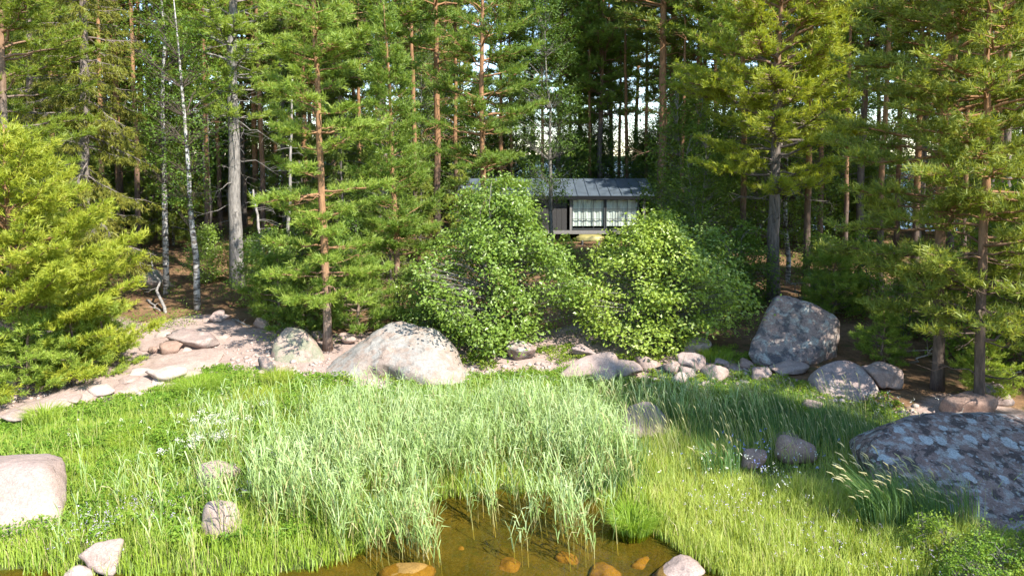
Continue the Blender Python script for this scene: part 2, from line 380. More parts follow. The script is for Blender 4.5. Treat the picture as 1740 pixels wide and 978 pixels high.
def build_ground():
    xs = np.concatenate([np.linspace(-90, -26, 26)[:-1], np.linspace(-26, 26, 261), np.linspace(26, 90, 26)[1:]])
    ys = np.concatenate([np.linspace(-30, 8, 16)[:-1], np.linspace(8, 26, 140)[:-1], np.linspace(26, 60, 90)[:-1], np.linspace(60, 140, 30)])
    X, Y = np.meshgrid(xs, ys); Z = ground(X, Y)
    s = Y - np.interp(X, SHX, SHY); e = meadow_edge(X) - Y + .35 * vnoise(X * 1.3, Y * 1.7)
    zone = np.where(s < 0, 0., np.minimum(1., s * 2))
    zone = np.where(e < 0.1, 1 + np.clip((.1 - e) / .5, 0, 1), zone)
    back = Y - (21.6 + 1.2 * vnoise(X * .5 + 3, Y * .2) + .9 * sstep(-4, -8, X)  - 6.2 * sstep(4.5, 8.5, X))
    zone = np.where(back > 0, np.maximum(zone, 2 + np.clip(back / 1.2, 0, 1)), zone)
    V = np.stack([X, Y, Z], -1).reshape(-1, 3); nx = len(xs); ny = len(ys)
    i = np.arange(ny - 1)[:, None] * nx + np.arange(nx - 1)[None, :]
    Q = np.stack([i, i + 1, i + nx + 1, i + nx], -1).reshape(-1, 4)
    me = mesh_tris('ground', V, Q, zone.ravel(), True, 4)
    tag(link('ground', me, None, M['ground']), 'island ground of meadow soil, pink gravel bank and brown needle litter', None, None, 'structure')
build_ground()
def sheet(name, pts, z, mat, label):
    me = bpy.data.meshes.new(name); me.from_pydata([(x, y, z) for x, y in pts], [], [list(range(len(pts)))]); me.update()
    return tag(link(name, me, None, mat), label, None, None, 'structure')
sheet('pond_water', [(-60, -25), (60, -25), (60, 13.6), (-60, 13.6)], 0.0, M['pond'], 'shallow brown clear water in front of the reeds')
sheet('lake_water', [(-3000, 46), (3000, 46), (3000, 3500), (-3000, 3500)], 0.0, M['lake'], 'blue lake water behind the forest')
a = Acc()
xs = np.linspace(-2600, 2600, 160); hs = 9 + 7 * vnoise(xs * .004, xs * .002) + 3 * vnoise(xs * .03, 0 * xs)
for i in range(159):
    a.add([(xs[i], 1500, -1), (xs[i + 1], 1500, -1), (xs[i + 1], 1530, hs[i + 1]), (xs[i], 1530, hs[i]), (xs[i], 1700, -1), (xs[i + 1], 1700, -1)], [(0, 1, 2), (0, 2, 3), (3, 2, 5), (3, 5, 4)])
tag(link('far_shore_hills', a.mesh('far_shore_hills'), None, M['farshore']), 'low dark wooded shore across the lake', None, None, 'structure')

# ------------------------------------------------------------------ rocks
ICO = {}
def ico(sub):
    if sub not in ICO:
        bm = bmesh.new(); bmesh.ops.create_icosphere(bm, subdivisions=sub, radius=1); bm.verts.ensure_lookup_table()
        ICO[sub] = (np.array([v.co[:] for v in bm.verts]), np.array([[v.index for v in f.verts] for f in bm.faces])); bm.free()
    return ICO[sub]
def fbm(P, scale, octv=4, off=0.0):
    return np.array([mnoise.fractal(Vector((p[0] * scale + off, p[1] * scale + off * .7, p[2] * scale - off)), .9, 2.1, octv) for p in P])
def planes_radius(D, nrm, h, p):
    t = np.maximum((D @ nrm.T) / h[None, :], 0)
    return np.power(np.power(t, p).sum(1), -1.0 / p)
def hull_planes(pts, c):
    bm = bmesh.new()
    for q in pts: bm.verts.new(Vector(q - c))
    bmesh.ops.convex_hull(bm, input=bm.verts[:]); bm.normal_update()
    seen = {}
    for f in bm.faces:
        n = f.normal; h = n.dot(f.calc_center_median())
        if h < 0: n, h = -n, -h
        if h < .02: continue
        key = tuple(round(v, 1) for v in n)
        if key not in seen: seen[key] = (tuple(n), h)
    bm.free()
    L = list(seen.values())
    return np.array([l[0] for l in L]), np.array([l[1] for l in L])
def rock_mesh(name, D, T, r, scale, namp, nsc, seed):
    P = D * r[:, None] * scale
    f = fbm(P, nsc, 5, seed * 7.3); P = P + D * (namp * f)[:, None]
    return P
def rock(name, label, mat, box, seed, hscale=.9, dscale=.75, sub=4, namp=.05, p=10, group=None, cat='stone', sink=.18, rot=0.0, yoff=0.0, planes=13):
    px0, px1, py0, py1 = box
    if py0 < 675: gx = (px1 - px0) * .02; px0 -= gx; px1 += gx; py0 -= (py1 - py0) * .06
    base = gp((px0 + px1) / 2, py1); Y = base[1]
    w = (px1 - px0) * Y / FPX; hh = (py1 - py0) * Y / FPX * hscale
    dep = max(w * dscale, hh * .7)
    D, T = ico(sub)
    rg = np.random.default_rng(seed)
    nr = unit(rg.normal(size=(planes, 3)) * np.array((1, 1, .8))); nr = np.concatenate([nr, [[0, 0, -1], [.15, -.3, .94]]])
    h = rg.uniform(.66, 1.0, len(nr)); h[-2] = .75; h[-1] = rg.uniform(.62, .85)
    r = planes_radius(D, nr, h, p)
    P = D * r[:, None]
    P -= (P.max(0) + P.min(0)) / 2; ext = (P.max(0) - P.min(0))
    hz = hh * (1 + sink)
    P = P / ext * np.array((w, dep, hz))
    f = fbm(P / max(w, .2), 2.6, 5, seed * 1.37); P = P + unit(P) * (namp * w * f)[:, None]
    if rot:
        c, s_ = math.cos(rot), math.sin(rot); P = np.stack([P[:, 0] * c - P[:, 1] * s_, P[:, 0] * s_ + P[:, 1] * c, P[:, 2]], -1)
    P[:, 2] -= P[:, 2].min()
    loc = np.array(((px0 + px1) / 2 - 870.0, 0, 0)); cy_ = Y + dep * .45 + yoff
    x = ((px0 + px1) / 2 - 870) / FPX * (Y + dep * .3)
    z = float(ground(x, cy_)) - sink * hh
    me = mesh_tris(name, P, T, None, True)
    return tag(link(name, me, None, M[mat], (x, cy_, z)), label, cat, group)
def hull_rock(name, label, mat, pts, seed, back=1.0, backz=.7, sub=6, p=16, namp=.05, nsc=.9, dents=(), cat='boulder', low=-.3, extra=(), grow=1.03):
    A = np.array([at(*q) for q in pts])
    B = A.copy(); g0 = .1; B[:, 1] = np.maximum(A[:, 1].max() + back * .2, A[:, 1] + back); B[:, 2] = g0 + (A[:, 2] - g0) * backz; B[:, 0] = A[:, 0] * (1 + back / 40)
    C = A.copy(); mid = A.mean(0); C[:, 2] = low; C[:, :2] = mid[:2] + (A[:, :2] - mid[:2]) * .85
    P0 = np.concatenate([A, B[A[:, 2] > .5 * A[:, 2].max()], C] + ([np.array(extra)] if len(extra) else []))
    c = (P0.max(0) + P0.min(0)) / 2; c[2] = max(c[2], .25)
    nr, h = hull_planes(P0, c)
    D, T = ico(sub); r = planes_radius(D, nr, h, p) * grow
    P = D * r[:, None]
    for (q, rad, dep) in dents:
        dq = at(*q) - c; d2 = ((P - dq) ** 2).sum(1); P = P - unit(dq) * (dep * np.exp(-d2 / rad ** 2))[:, None] 
    f = fbm(P, nsc, 6, seed * 1.9); f2 = fbm(P, nsc * 4, 4, seed * 3.1)
    P = P + D * (namp * f + namp * .25 * f2)[:, None]
    base = np.array((c[0], c[1], 0.0)); P = P + c - base
    me = mesh_tris(name, P, T, None, True)
    return tag(link(name, me, None, M[mat], base), label, cat)

hull_rock('boulder', 'huge pale grey and pink boulder at the meadow edge with a long sloping left side', 'rock_big',
    [(530, 642, 18.5), (560, 616, 19.0), (600, 590, 19.1), (640, 562, 19.4), (665, 547, 19.7), (692, 545, 19.7), (745, 560, 19.4), (772, 592, 18.9), (797, 628, 18.4), (804, 648, 18.0),
     (735, 672, 17.2), (790, 660, 17.5), (720, 640, 17.3), (600, 640, 17.7), (560, 655, 17.7)], 1, 1.0, .6,
    dents=[((650, 658, 17.4), .6, .5), ((605, 656, 17.6), .55, .45), ((700, 655, 17.2), .35, .22), ((560, 590, 18.5), .7, .15)], namp=.10, grow=1.07)
hull_rock('boulder', 'tall tilted grey-white boulder balanced on its corner in front of the forest', 'rock_tilt',
    [(1322, 502, 20.3), (1335, 503, 20.4), (1400, 524, 20.0), (1428, 540, 19.7), (1432, 552, 19.7), (1395, 612, 19.0), (1375, 622, 18.9), (1300, 618, 18.8), (1268, 600, 19.1), (1275, 585, 19.3), (1340, 628, 18.7)], 2, .9, .85,
    dents=[((1345, 560, 18.9), .9, .10)], p=26, namp=.09, low=.25)
hull_rock('boulder', 'massive dark lichen-spotted boulder in shade, cut off by the picture edge', 'rock_spot',
    [(1508, 730, 12.7), (1560, 709, 13.2), (1700, 704, 13.4), (1900, 710, 13.4), (1484, 785, 12.1), (1494, 825, 11.8), (1590, 856, 11.2), (1690, 905, 10.8), (1800, 925, 10.6), (1950, 885, 11.0), (1980, 780, 12.3)], 3, .9, .6, p=26, namp=.07, nsc=1.2, grow=1.04)
hull_rock('boulder', 'smooth pink boulder at the bottom corner, with a flat sunlit face', 'rock_pink',
    [(-70, 788, 11.6), (28, 780, 11.7), (66, 785, 11.6), (82, 803, 11.35), (100, 868, 11.0), (107, 905, 10.8), (70, 935, 10.55), (-60, 945, 10.4), (-170, 880, 11.0), (-150, 810, 11.5)], 4, .9, .7, p=18, namp=.045, nsc=1.1, sub=5)
hull_rock('boulder', 'purple-grey rounded boulder lying below the tilted boulder', 'rock_grey',
    [(1376, 650, 17.1), (1384, 627, 17.3), (1410, 612, 17.5), (1452, 610, 17.5), (1478, 630, 17.2), (1500, 666, 16.8), (1480, 680, 16.5), (1400, 674, 16.6)], 5, .6, .6, p=12, namp=.05, sub=5)
hull_rock('boulder', 'pink boulder with a mossy grey crown under the shore pine', 'rock_moss',
    [(456, 603, 19.6), (468, 572, 19.8), (486, 555, 20.0), (515, 557, 20.0), (536, 585, 19.7), (552, 608, 19.4), (520, 620, 19.2), (470, 617, 19.2)], 6, .6, .7, p=18, namp=.06, sub=5)
hull_rock('boulder', 'wedge-shaped pink boulder with a grey flat top, largest of the shore stones', 'rock_pink',
    [(944, 642, 18.1), (972, 617, 18.3), (1010, 598, 18.5), (1044, 596, 18.5), (1054, 612, 18.3), (1050, 636, 18.0), (1032, 660, 17.5), (985, 656, 17.6)], 7, .6, .6, p=18, namp=.05, sub=5)
hull_rock('boulder', 'grey domed boulder half hidden by tall grass in the shaded meadow', 'rock_grey',
    [(1048, 725, 14.8), (1064, 691, 14.9), (1090, 679, 15.0), (1112, 682, 15.0), (1134, 705, 14.9), (1140, 745, 14.5), (1095, 762, 14.4), (1055, 755, 14.4)], 8, .5, .6, p=10, namp=.05, sub=5)

STONES = [
 ('pale flat-topped pink stone beside the wedge-shaped boulder', 'rock_pink', (1047, 1096, 608, 647)),
 ('dark slab lying behind the wedge-shaped boulder', 'rock_grey', (972, 1022, 583, 612)),
 ('small rounded pink stone second in the shore row', 'rock_pink', (1084, 1122, 609, 634)),
 ('pink stone with a dark lichen cap in the shore row', 'rock_tilt', (1118, 1162, 614, 642)),
 ('dark-topped grey angular stone resting high in the shore row', 'rock_grey', (1155, 1206, 601, 638)),
 ('small white block at the foot of the shore row', 'rock_pale', (1144, 1174, 634, 656)),
 ('small pointed lilac-grey stone between the white block and the angular stone', 'rock_grey', (1160, 1190, 626, 648)),
 ('wide purple-pink stone at the end of the shore row', 'rock_pink', (1199, 1243, 621, 650)),
 ('small grey-pink stone perched above the end of the shore row', 'rock_grey', (1218, 1244, 611, 627)),
 ('whitish stone half under the leaves of the second alder bush', 'rock_pale', (1166, 1214, 577, 606)),
 ('rugged grey stone at the foot of the big alder bush', 'rock_tilt', (860, 912, 584, 616)),
 ('bluish grey stone in grass below the tilted boulder', 'rock_grey', (1284, 1320, 627, 650)),
 ('low pink slab at the foot of the tilted boulder', 'rock_pink', (1318, 1382, 619, 642)),
 ('small brown stone nearest the corner of the tilted boulder', 'rock_brown', (1262, 1290, 612, 628)),
 ('flat brown stone just behind the larger brown stone in shaded grass', 'rock_brown', (1324, 1379, 741, 766)),
 ('largest rounded brown stone in the shaded grass', 'rock_brown', (1329, 1400, 755, 796)),
 ('low round brown stone sunk in shaded grass beside the larger brown pair', 'rock_brown', (1268, 1314, 772, 800)),
 ('flat grey-brown stone in the shaded meadow below the rounded boulder', 'rock_grey', (1374, 1414, 681, 702)),
 ('pinkish stone behind the purple-grey rounded boulder', 'rock_pink', (1480, 1545, 624, 664)),
 ('dim brown stone behind the lichen-spotted boulder', 'rock_brown', (1622, 1712, 676, 716)),
 ('dark grey block near the picture edge behind the lichen-spotted boulder', 'rock_grey', (1678, 1738, 645, 692)),
 ('sunlit pink stone in the meadow below the white flowers', 'rock_pink', (318, 388, 798, 846)),
 ('pink stone among reeds near the waterline', 'rock_pink', (324, 402, 868, 928)),
 ('small pink stone nearly covered by reeds', 'rock_pink', (456, 514, 788, 815)),
 ('tan stone at the water edge beside the smooth pink boulder', 'rock_pink', (112, 186, 940, 984)),
 ('small tan stone at the very bottom edge near the water', 'rock_pale', (84, 134, 974, 996)),
 ('pale stone breaking the water surface at the right bank', 'rock_pink', (1116, 1212, 962, 1000)),
 ('small pink stone under the leafy shrubs at the bottom edge', 'rock_pink', (1652, 1712, 964, 992)),
 ('dark red-brown stone on the sandy bank', 'rock_brown', (261, 299, 582, 608)),
 ('pale cream stone behind the red-brown stone on the bank', 'rock_pale', (249, 280, 565, 582)),
 ('small tan stone between the red-brown stone and the grey slab', 'rock_pale', (296, 318, 588, 603)),
 ('small brown stone left of the red-brown stone on the bank', 'rock_brown', (244, 264, 590, 601)),
 ('large flat grey slab lying on the sandy bank', 'rock_grey', (278, 364, 562, 600)),
 ('small pink stone under the leafy bush above the bank', 'rock_pink', (424, 452, 541, 560)),
 ('mossy grey boulder deep between the birches', 'rock_moss', (232, 284, 462, 500)),
 ('dark stone at the meadow edge below the mossy-crowned boulder', 'rock_tilt', (430, 464, 608, 634)),
 ('broad pale pink stone at the lower end of the sandy bank', 'rock_pale', (236, 302, 612, 658)),
 ('pale stone at the left of the broad pale pink stone', 'rock_pale', (212, 244, 618, 648)),
 ('small square pale stone at the foot of the broad pale pink stone', 'rock_pale', (246, 276, 640, 660)),
 ('tilted pink slab on the lower bank under the pine boughs', 'rock_pink', (184, 222, 630, 658)),
 ('small pink stone at the lower bank in front of the tilted pink slab', 'rock_pale', (196, 226, 646, 664)),
 ('low pale stone at the edge of the grass tussock', 'rock_pale', (292, 332, 628, 648)),
 ('pale pink stone half hidden under the yellow pine', 'rock_pale', (140, 184, 648, 676)),
 ('flat pink rock at the picture edge below the yellow pine', 'rock_pink', (-10, 48, 690, 724)),
 ('low pink stone below the yellow pine beside the path of gravel', 'rock_pink', (76, 124, 668, 692)),
 ('rough pink stone behind the huge boulder near the pine trunk', 'rock_pink', (572, 606, 568, 588)),
 ('small pink stone left of the pine trunk by the huge boulder', 'rock_pink', (520, 545, 566, 582)),
 ('small grey stone among the litter behind the sandy bank', 'rock_grey', (352, 386, 530, 548)),
]
for i, (lab, mt, bx) in enumerate(STONES):
    big = (bx[1] - bx[0]) > 45
    flat = 'slab' in lab or 'flat' in lab
    mead = bx[2] > 675
    rock('stone', lab, mt, bx, 30 + i, sink=.10 if mead else .05, sub=4 if big else 3, group='stones of the shore and meadow', hscale=(.62 if flat or 'breaking' in lab else .85) * (1.15 if mead else 1.0) * (1.12 if mead and 'shaded grass' in lab else 1) * (.65 if bx[1] < 340 and 600 < bx[2] < 700 else 1), dscale=.9 if flat else .75, p=8 if mead else 16, planes=16 if mead else 10)
for bi, (lab, pts_) in enumerate([('smooth pale pink bedrock sheet sloping down the left bank to the meadow', [(150, 672, 17.6), (175, 640, 18.5), (225, 604, 19.6), (270, 596, 20.0), (330, 600, 19.9), (352, 622, 19.2), (300, 642, 18.5), (215, 668, 17.8)]),
                    ('second smooth pink bedrock sheet under the boughs of the yellow pine', [(0, 716, 16.5), (40, 690, 17.2), (110, 664, 18.0), (150, 652, 18.3), (165, 668, 17.8), (100, 700, 16.9)]),
                    ('upper bedrock hump above the flat grey slab on the bank', [(205, 586, 20.0), (235, 570, 20.6), (300, 556, 21.2), (360, 560, 21.2), (385, 580, 20.4), (330, 598, 19.8), (260, 600, 19.7)])]):
    G = np.array([gp(q[0], q[1]) for q in pts_]); c0 = G.mean(0); D, T = ico(5)
    rx = (G[:, 0].max() - G[:, 0].min()) / 2; ry = (G[:, 1].max() - G[:, 1].min()) / 2
    P = D * np.array((rx, ry, .22)); f = fbm(P, .8, 5, bi * 5.5); P = P * (1 + .22 * f[:, None]); P[:, 2] += .05 * f
    cxx, cyy = (G[:, 0].max() + G[:, 0].min()) / 2, (G[:, 1].max() + G[:, 1].min()) / 2
    th = -.45; X_, Y_ = P[:, 0] * math.cos(th) - P[:, 1] * math.sin(th), P[:, 0] * math.sin(th) + P[:, 1] * math.cos(th)
    zg = ground(X_ + cxx, Y_ + cyy) - float(ground(cxx, cyy)); P = np.stack([X_, Y_, P[:, 2] * .75 + zg], 1)
    tag(link('bedrock', mesh_tris('bedrock', P, T, None, True), None, M['rock_pink'], (cxx, cyy, float(ground(cxx, cyy)) + .0)), lab, 'bedrock', 'bedrock of the left bank')
# stones under the water
SUB = [('large orange stone under the water at the bottom edge', (638, 744, 946, 990)), ('small orange stone under water left of the large one', (524, 562, 952, 976)), ('amber stone under water beneath the hanging reeds', (838, 886, 920, 944)),
       ('wide amber stone under water near the reed tips', (998, 1060, 934, 962)), ('amber stone under water right of the reed bunch', (940, 984, 914, 934)), ('amber stone under water at the bottom edge centre', (884, 960, 966, 992)),
       ('dim amber stone under water near the grassy bank', (1070, 1110, 926, 948)), ('orange stone under water in front of the pale stone', (1140, 1196, 944, 968)), ('small amber stone in the dark water by the reed clump', (768, 800, 902, 922)), ('dark orange stone in the shallow by the left reeds', (206, 250, 956, 982))]
for i, (lab, bx) in enumerate(SUB):
    px0, px1, py0, py1 = bx
    cxp, cyp = (px0 + px1) / 2, (py0 + py1) / 2
    x, y = water_pt(cxp, cyp); w = (px1 - px0) * y / FPX; d = (py1 - py0) * y / FPX / .55
    Dr, T = ico(4); rg = np.random.default_rng(200 + i)
    nr = unit(rg.normal(size=(14, 3))); r = planes_radius(Dr, nr, rg.uniform(.7, 1, 14), 8); P = Dr * r[:, None]
    P = (P - (P.max(0) + P.min(0)) / 2) / (P.max(0) - P.min(0)) * np.array((w, d, .34))
    P = P + unit(P) * (.05 * w * fbm(P / w, 2.5, 4, i * 3.3))[:, None]
    top = .03 if i == 0 else -.10 - .03 * (i % 3)
    tag(link('submerged_stone', mesh_tris('submerged_stone', P, T, None, True), None, M['rock_wet'], (x, y, top - P[:, 2].max() - .0)), lab, 'stone', 'stones under the water')

# pebbles: too many to count
def pebbles():
    D, T = ico(1); a = Acc(); n = 0
    Vs = []; Ts = []; vs_ = []
    for i in range(2600):
        x = rng.uniform(-15, 14); y = float(meadow_edge(x)) + abs(rng.normal(0, 1.5)) - .1
        if x > -6: y = float(meadow_edge(x)) + abs(rng.normal(0, .7)) - .1
        r = rng.uniform(.02, .07) * (1.6 if rng.random() < .12 else 1)
        P = D * (1 + rng.uniform(-.3, .3, (len(D), 1))) * r * np.array((1, rng.uniform(.7, 1.2), rng.uniform(.5, .8)))
        Vs.append(P + np.array((x, y, float(ground(x, y)) + r * .2))); Ts.append(T + n); n += len(D)
    me = mesh_tris('pebbles', np.concatenate(Vs), np.concatenate(Ts), None, True)
    tag(link('pebbles', me, None, M['rock_pale']), 'loose pink pebbles strewn over the shore bank', 'pebbles', None, 'stuff')
pebbles()

# ------------------------------------------------------------------ vegetation kit
def tufts_mesh(name, P, Dv, S, V, K=9, width=.2, spread=.85, rg=rng):
    P = np.asarray(P); Dv = unit(np.asarray(Dv)); S = np.asarray(S); n = len(P)
    rp = rg.normal(size=(n, K, 3)); rp = unit(rp - (rp * Dv[:, None, :]).sum(-1, keepdims=True) * Dv[:, None, :])
    nd = unit(Dv[:, None, :] * rg.uniform(.5, 1.1, (n, K, 1)) + rp * spread * rg.uniform(.5, 1.1, (n, K, 1)))
    b = P[:, None, :] + Dv[:, None, :] * (S[:, None, None] * rg.uniform(-.15, .75, (n, K, 1)))
    tip = b + nd * S[:, None, None] * rg.uniform(.8, 1.2, (n, K, 1))
    w = unit(np.cross(nd, rg.normal(size=(n, K, 3)))) * (S[:, None, None] * width * .5)
    Vx = np.stack([b - w, b + w, tip], 2).reshape(-1, 3)
    T = np.arange(n * K * 3).reshape(-1, 3)
    vv = np.repeat(np.clip(np.asarray(V)[:, None] + rg.normal(0, .12, (n, K)), 0, 1).ravel(), 3)
    return mesh_tris(name, Vx, T, vv)
def leaves_arrays(P, Nn, L, V, rg=rng, wr=.62):
    P = np.asarray(P); n = len(P); Nn = unit(np.asarray(Nn))
    ax = unit(np.cross(Nn, rg.normal(size=(n, 3)))); sd = np.cross(Nn, ax)
    L = np.asarray(L)[:, None]
    b = P - ax * L * .5; t = P + ax * L * .5 - Nn * L * .12
    l = P + sd * L * wr * .5 + Nn * L * .1; r = P - sd * L * wr * .5 + Nn * L * .1
    Vx = np.stack([b, l, t, r], 1).reshape(-1, 3)
    i = np.arange(n)[:, None] * 4
    T = np.concatenate([i + np.array([[0, 3, 2]]), i + np.array([[0, 2, 1]])], 0)
    return Vx, T, np.repeat(np.clip(V, 0, 1), 4)

PROF = {
 'cone': lambda t: (1 - t) ** .8 * .95 + .05,
 'col': lambda t: np.interp(t, [0, .15, .6, .85, 1], [.8, 1, .85, .5, .1]),
 'round': lambda t: np.interp(t, [0, .2, .5, .8, 1], [.65, 1, 1, .7, .15]),
 'wide': lambda t: np.interp(t, [0, .1, .4, .8, 1], [.9, 1, .8, .4, .08]),
}
def conifer(name, seed, H, r0, zb, lmax, prof='col', dz=.55, nper=5, up0=5, up1=50, droop=.0, zdead=None, tsize=.13, dens=1.0, K=9, width=.22, bark='bark_old', leaf='needle_green', lean=(0, 0), spruce=False, side=None, twig_draw=True, skip=.12, wob=.12, limb=.045):
    rg = np.random.default_rng(seed)
    m = 16; zz = np.linspace(-.25, H, m)
    tx = np.cumsum(rg.normal(0, wob / 4, m)) + lean[0] * zz / H; ty = np.cumsum(rg.normal(0, wob / 4, m)) + lean[1] * zz / H
    tx -= tx[0]; ty -= ty[0]
    tr = r0 * (np.clip(1 - zz / H, 0, 1) ** .75) + .012; tr[0] *= 1.35; tr[1] *= 1.0
    a = Acc(); a.tube(np.stack([tx, ty, zz], 1), tr, 10)
    def trunk_at(z): return np.array((np.interp(z, zz, tx), np.interp(z, zz, ty), z))
    P = []; Dd = []; S = []; V = []
    z = zb; az0 = rg.uniform(0, 6.28)
    while z < H - .25:
        t = (z - zb) / (H - zb); nb = max(3, int(round(nper + rg.uniform(-1, 1))))
        az0 += rg.uniform(.4, 1.2)
        for b in range(nb):
            if rg.random() < skip: continue
            az = az0 + b * 2 * math.pi / nb + rg.normal(0, .25)
            L = lmax * float(PROF[prof](t)) * rg.uniform(.55, 1.12)
            if side is not None:
                L *= 1 + side[1] * math.cos(az - side[0])
            if L < .12: continue
            el = R(up0 + (up1 - up0) * t ** 1.3 + rg.normal(0, 7))
            p0 = trunk_at(z + rg.uniform(-.12, .12) * dz * 2)
            s = np.linspace(0, 1, 7); h = np.array((math.cos(az), math.sin(az)))
            bend = rg.normal(0, .12) * L; perp = np.array((-h[1], h[0]))
            rr = L * s * math.cos(el)
            zc = L * s * math.sin(el) - droop * L * s ** 1.5 * (1 - .6 * t) + (.12 if not spruce else .10) * L * s ** 3
            pts = np.stack([p0[0] + h[0] * rr + perp[0] * bend * s ** 2, p0[1] + h[1] * rr + perp[1] * bend * s ** 2, p0[2] + zc], 1)
            pts[1:-1] += rg.normal(0, .02 * L, (5, 3))
            rb = max(.009, limb * (L / 2.5) ** 1.1)
            a.tube(pts, rb * (1 - .85 * s), 4, False)
            nt = max(4, int(L * 11 * dens))
            ss = rg.uniform(.22 if not spruce else .12, 1.0, nt) ** .75
            for q in ss:
                base = np.array([np.interp(q, s, pts[:, c]) for c in range(3)])
                sg = rg.choice((-1, 1)); ang = R(rg.uniform(25, 70)) * sg
                dh = np.array((h[0] * math.cos(ang) - h[1] * math.sin(ang), h[0] * math.sin(ang) + h[1] * math.cos(ang)))
                tl = (.30 * L * (1.15 - q) + .13) * rg.uniform(.6, 1.2)
                if spruce:
                    dv = np.array((dh[0], dh[1], -.65 - rg.uniform(0, .6))); dv /= np.linalg.norm(dv)
                else:
                    dv = np.array((dh[0], dh[1], rg.uniform(-.05, .45))); dv /= np.linalg.norm(dv)
                k = max(2, int(tl / (tsize * .62)))
                u = (np.arange(k) + rg.uniform(.4, 1, k)) / k
                pp = base + dv * tl * u[:, None] + rg.normal(0, tsize * .22, (k, 3))
                P.append(pp); dd = dv + np.array((0, 0, .45 if not spruce else -.1)) + rg.normal(0, .3, (k, 3)); Dd.append(dd)
                S.append(rg.uniform(.75, 1.2, k) * tsize); V.append(np.clip(rg.normal(.42, .2) + .25 * u, 0, 1))
                if twig_draw and tl > .3: a.tube(np.stack([base, base + dv * tl * .8]), [rb * .3 + .003, .003], 3, False)
        z += dz * rg.uniform(.75, 1.25) * (1 - .35 * t)
    # leader
    k = 8; P.append(trunk_at(H)[None, :] + np.stack([rg.normal(0, .03, k), rg.normal(0, .03, k), np.linspace(-.5, .1, k)], 1)); Dd.append(np.tile((0, 0, 1.), (k, 1)) + rg.normal(0, .2, (k, 3))); S.append(np.full(k, tsize)); V.append(np.full(k, .7))
    if zdead is not None:
        z = zdead
        while z < zb + .25 * (H - zb):
            for b in range(rg.integers(2, 4)):
                az = rg.uniform(0, 6.28); L = lmax * rg.uniform(.2, .75); el = R(rg.uniform(-15, 25)); p0 = trunk_at(z + rg.uniform(0, dz))
                s = np.linspace(0, 1, 6)
                pts = p0 + np.stack([math.cos(az) * L * s * math.cos(el), math.sin(az) * L * s * math.cos(el), L * s * math.sin(el) - .22 * L * s ** 2], 1)
                pts[1:] += rg.normal(0, .045 * L, (5, 3))
                a.tube(pts, .016 * (L / 1.5 + .4) * (1 - .85 * s), 3, False)
                for q in range(5):
                    f = rg.uniform(.35, .95); bb = np.array([np.interp(f, s, pts[:, c]) for c in range(3)])
                    dv = np.array((math.cos(az + rg.normal(0, 1)), math.sin(az + rg.normal(0, 1)), rg.uniform(-.5, .5)))
                    a.tube(np.stack([bb, bb + dv * L * .16 + rg.normal(0, .03, 3), bb + dv * L * rg.uniform(.2, .4)]), [.006, .005, .003], 3, False)
            z += dz * rg.uniform(.7, 1.5)
    tm = a.mesh(name + '_trunk', True)
    cm = tufts_mesh(name + '_crown', np.concatenate(P), np.concatenate(Dd), np.concatenate(S), np.concatenate(V), K, width, .85 if not spruce else .7, rg)
    return tm, cm, M[bark], M[leaf]

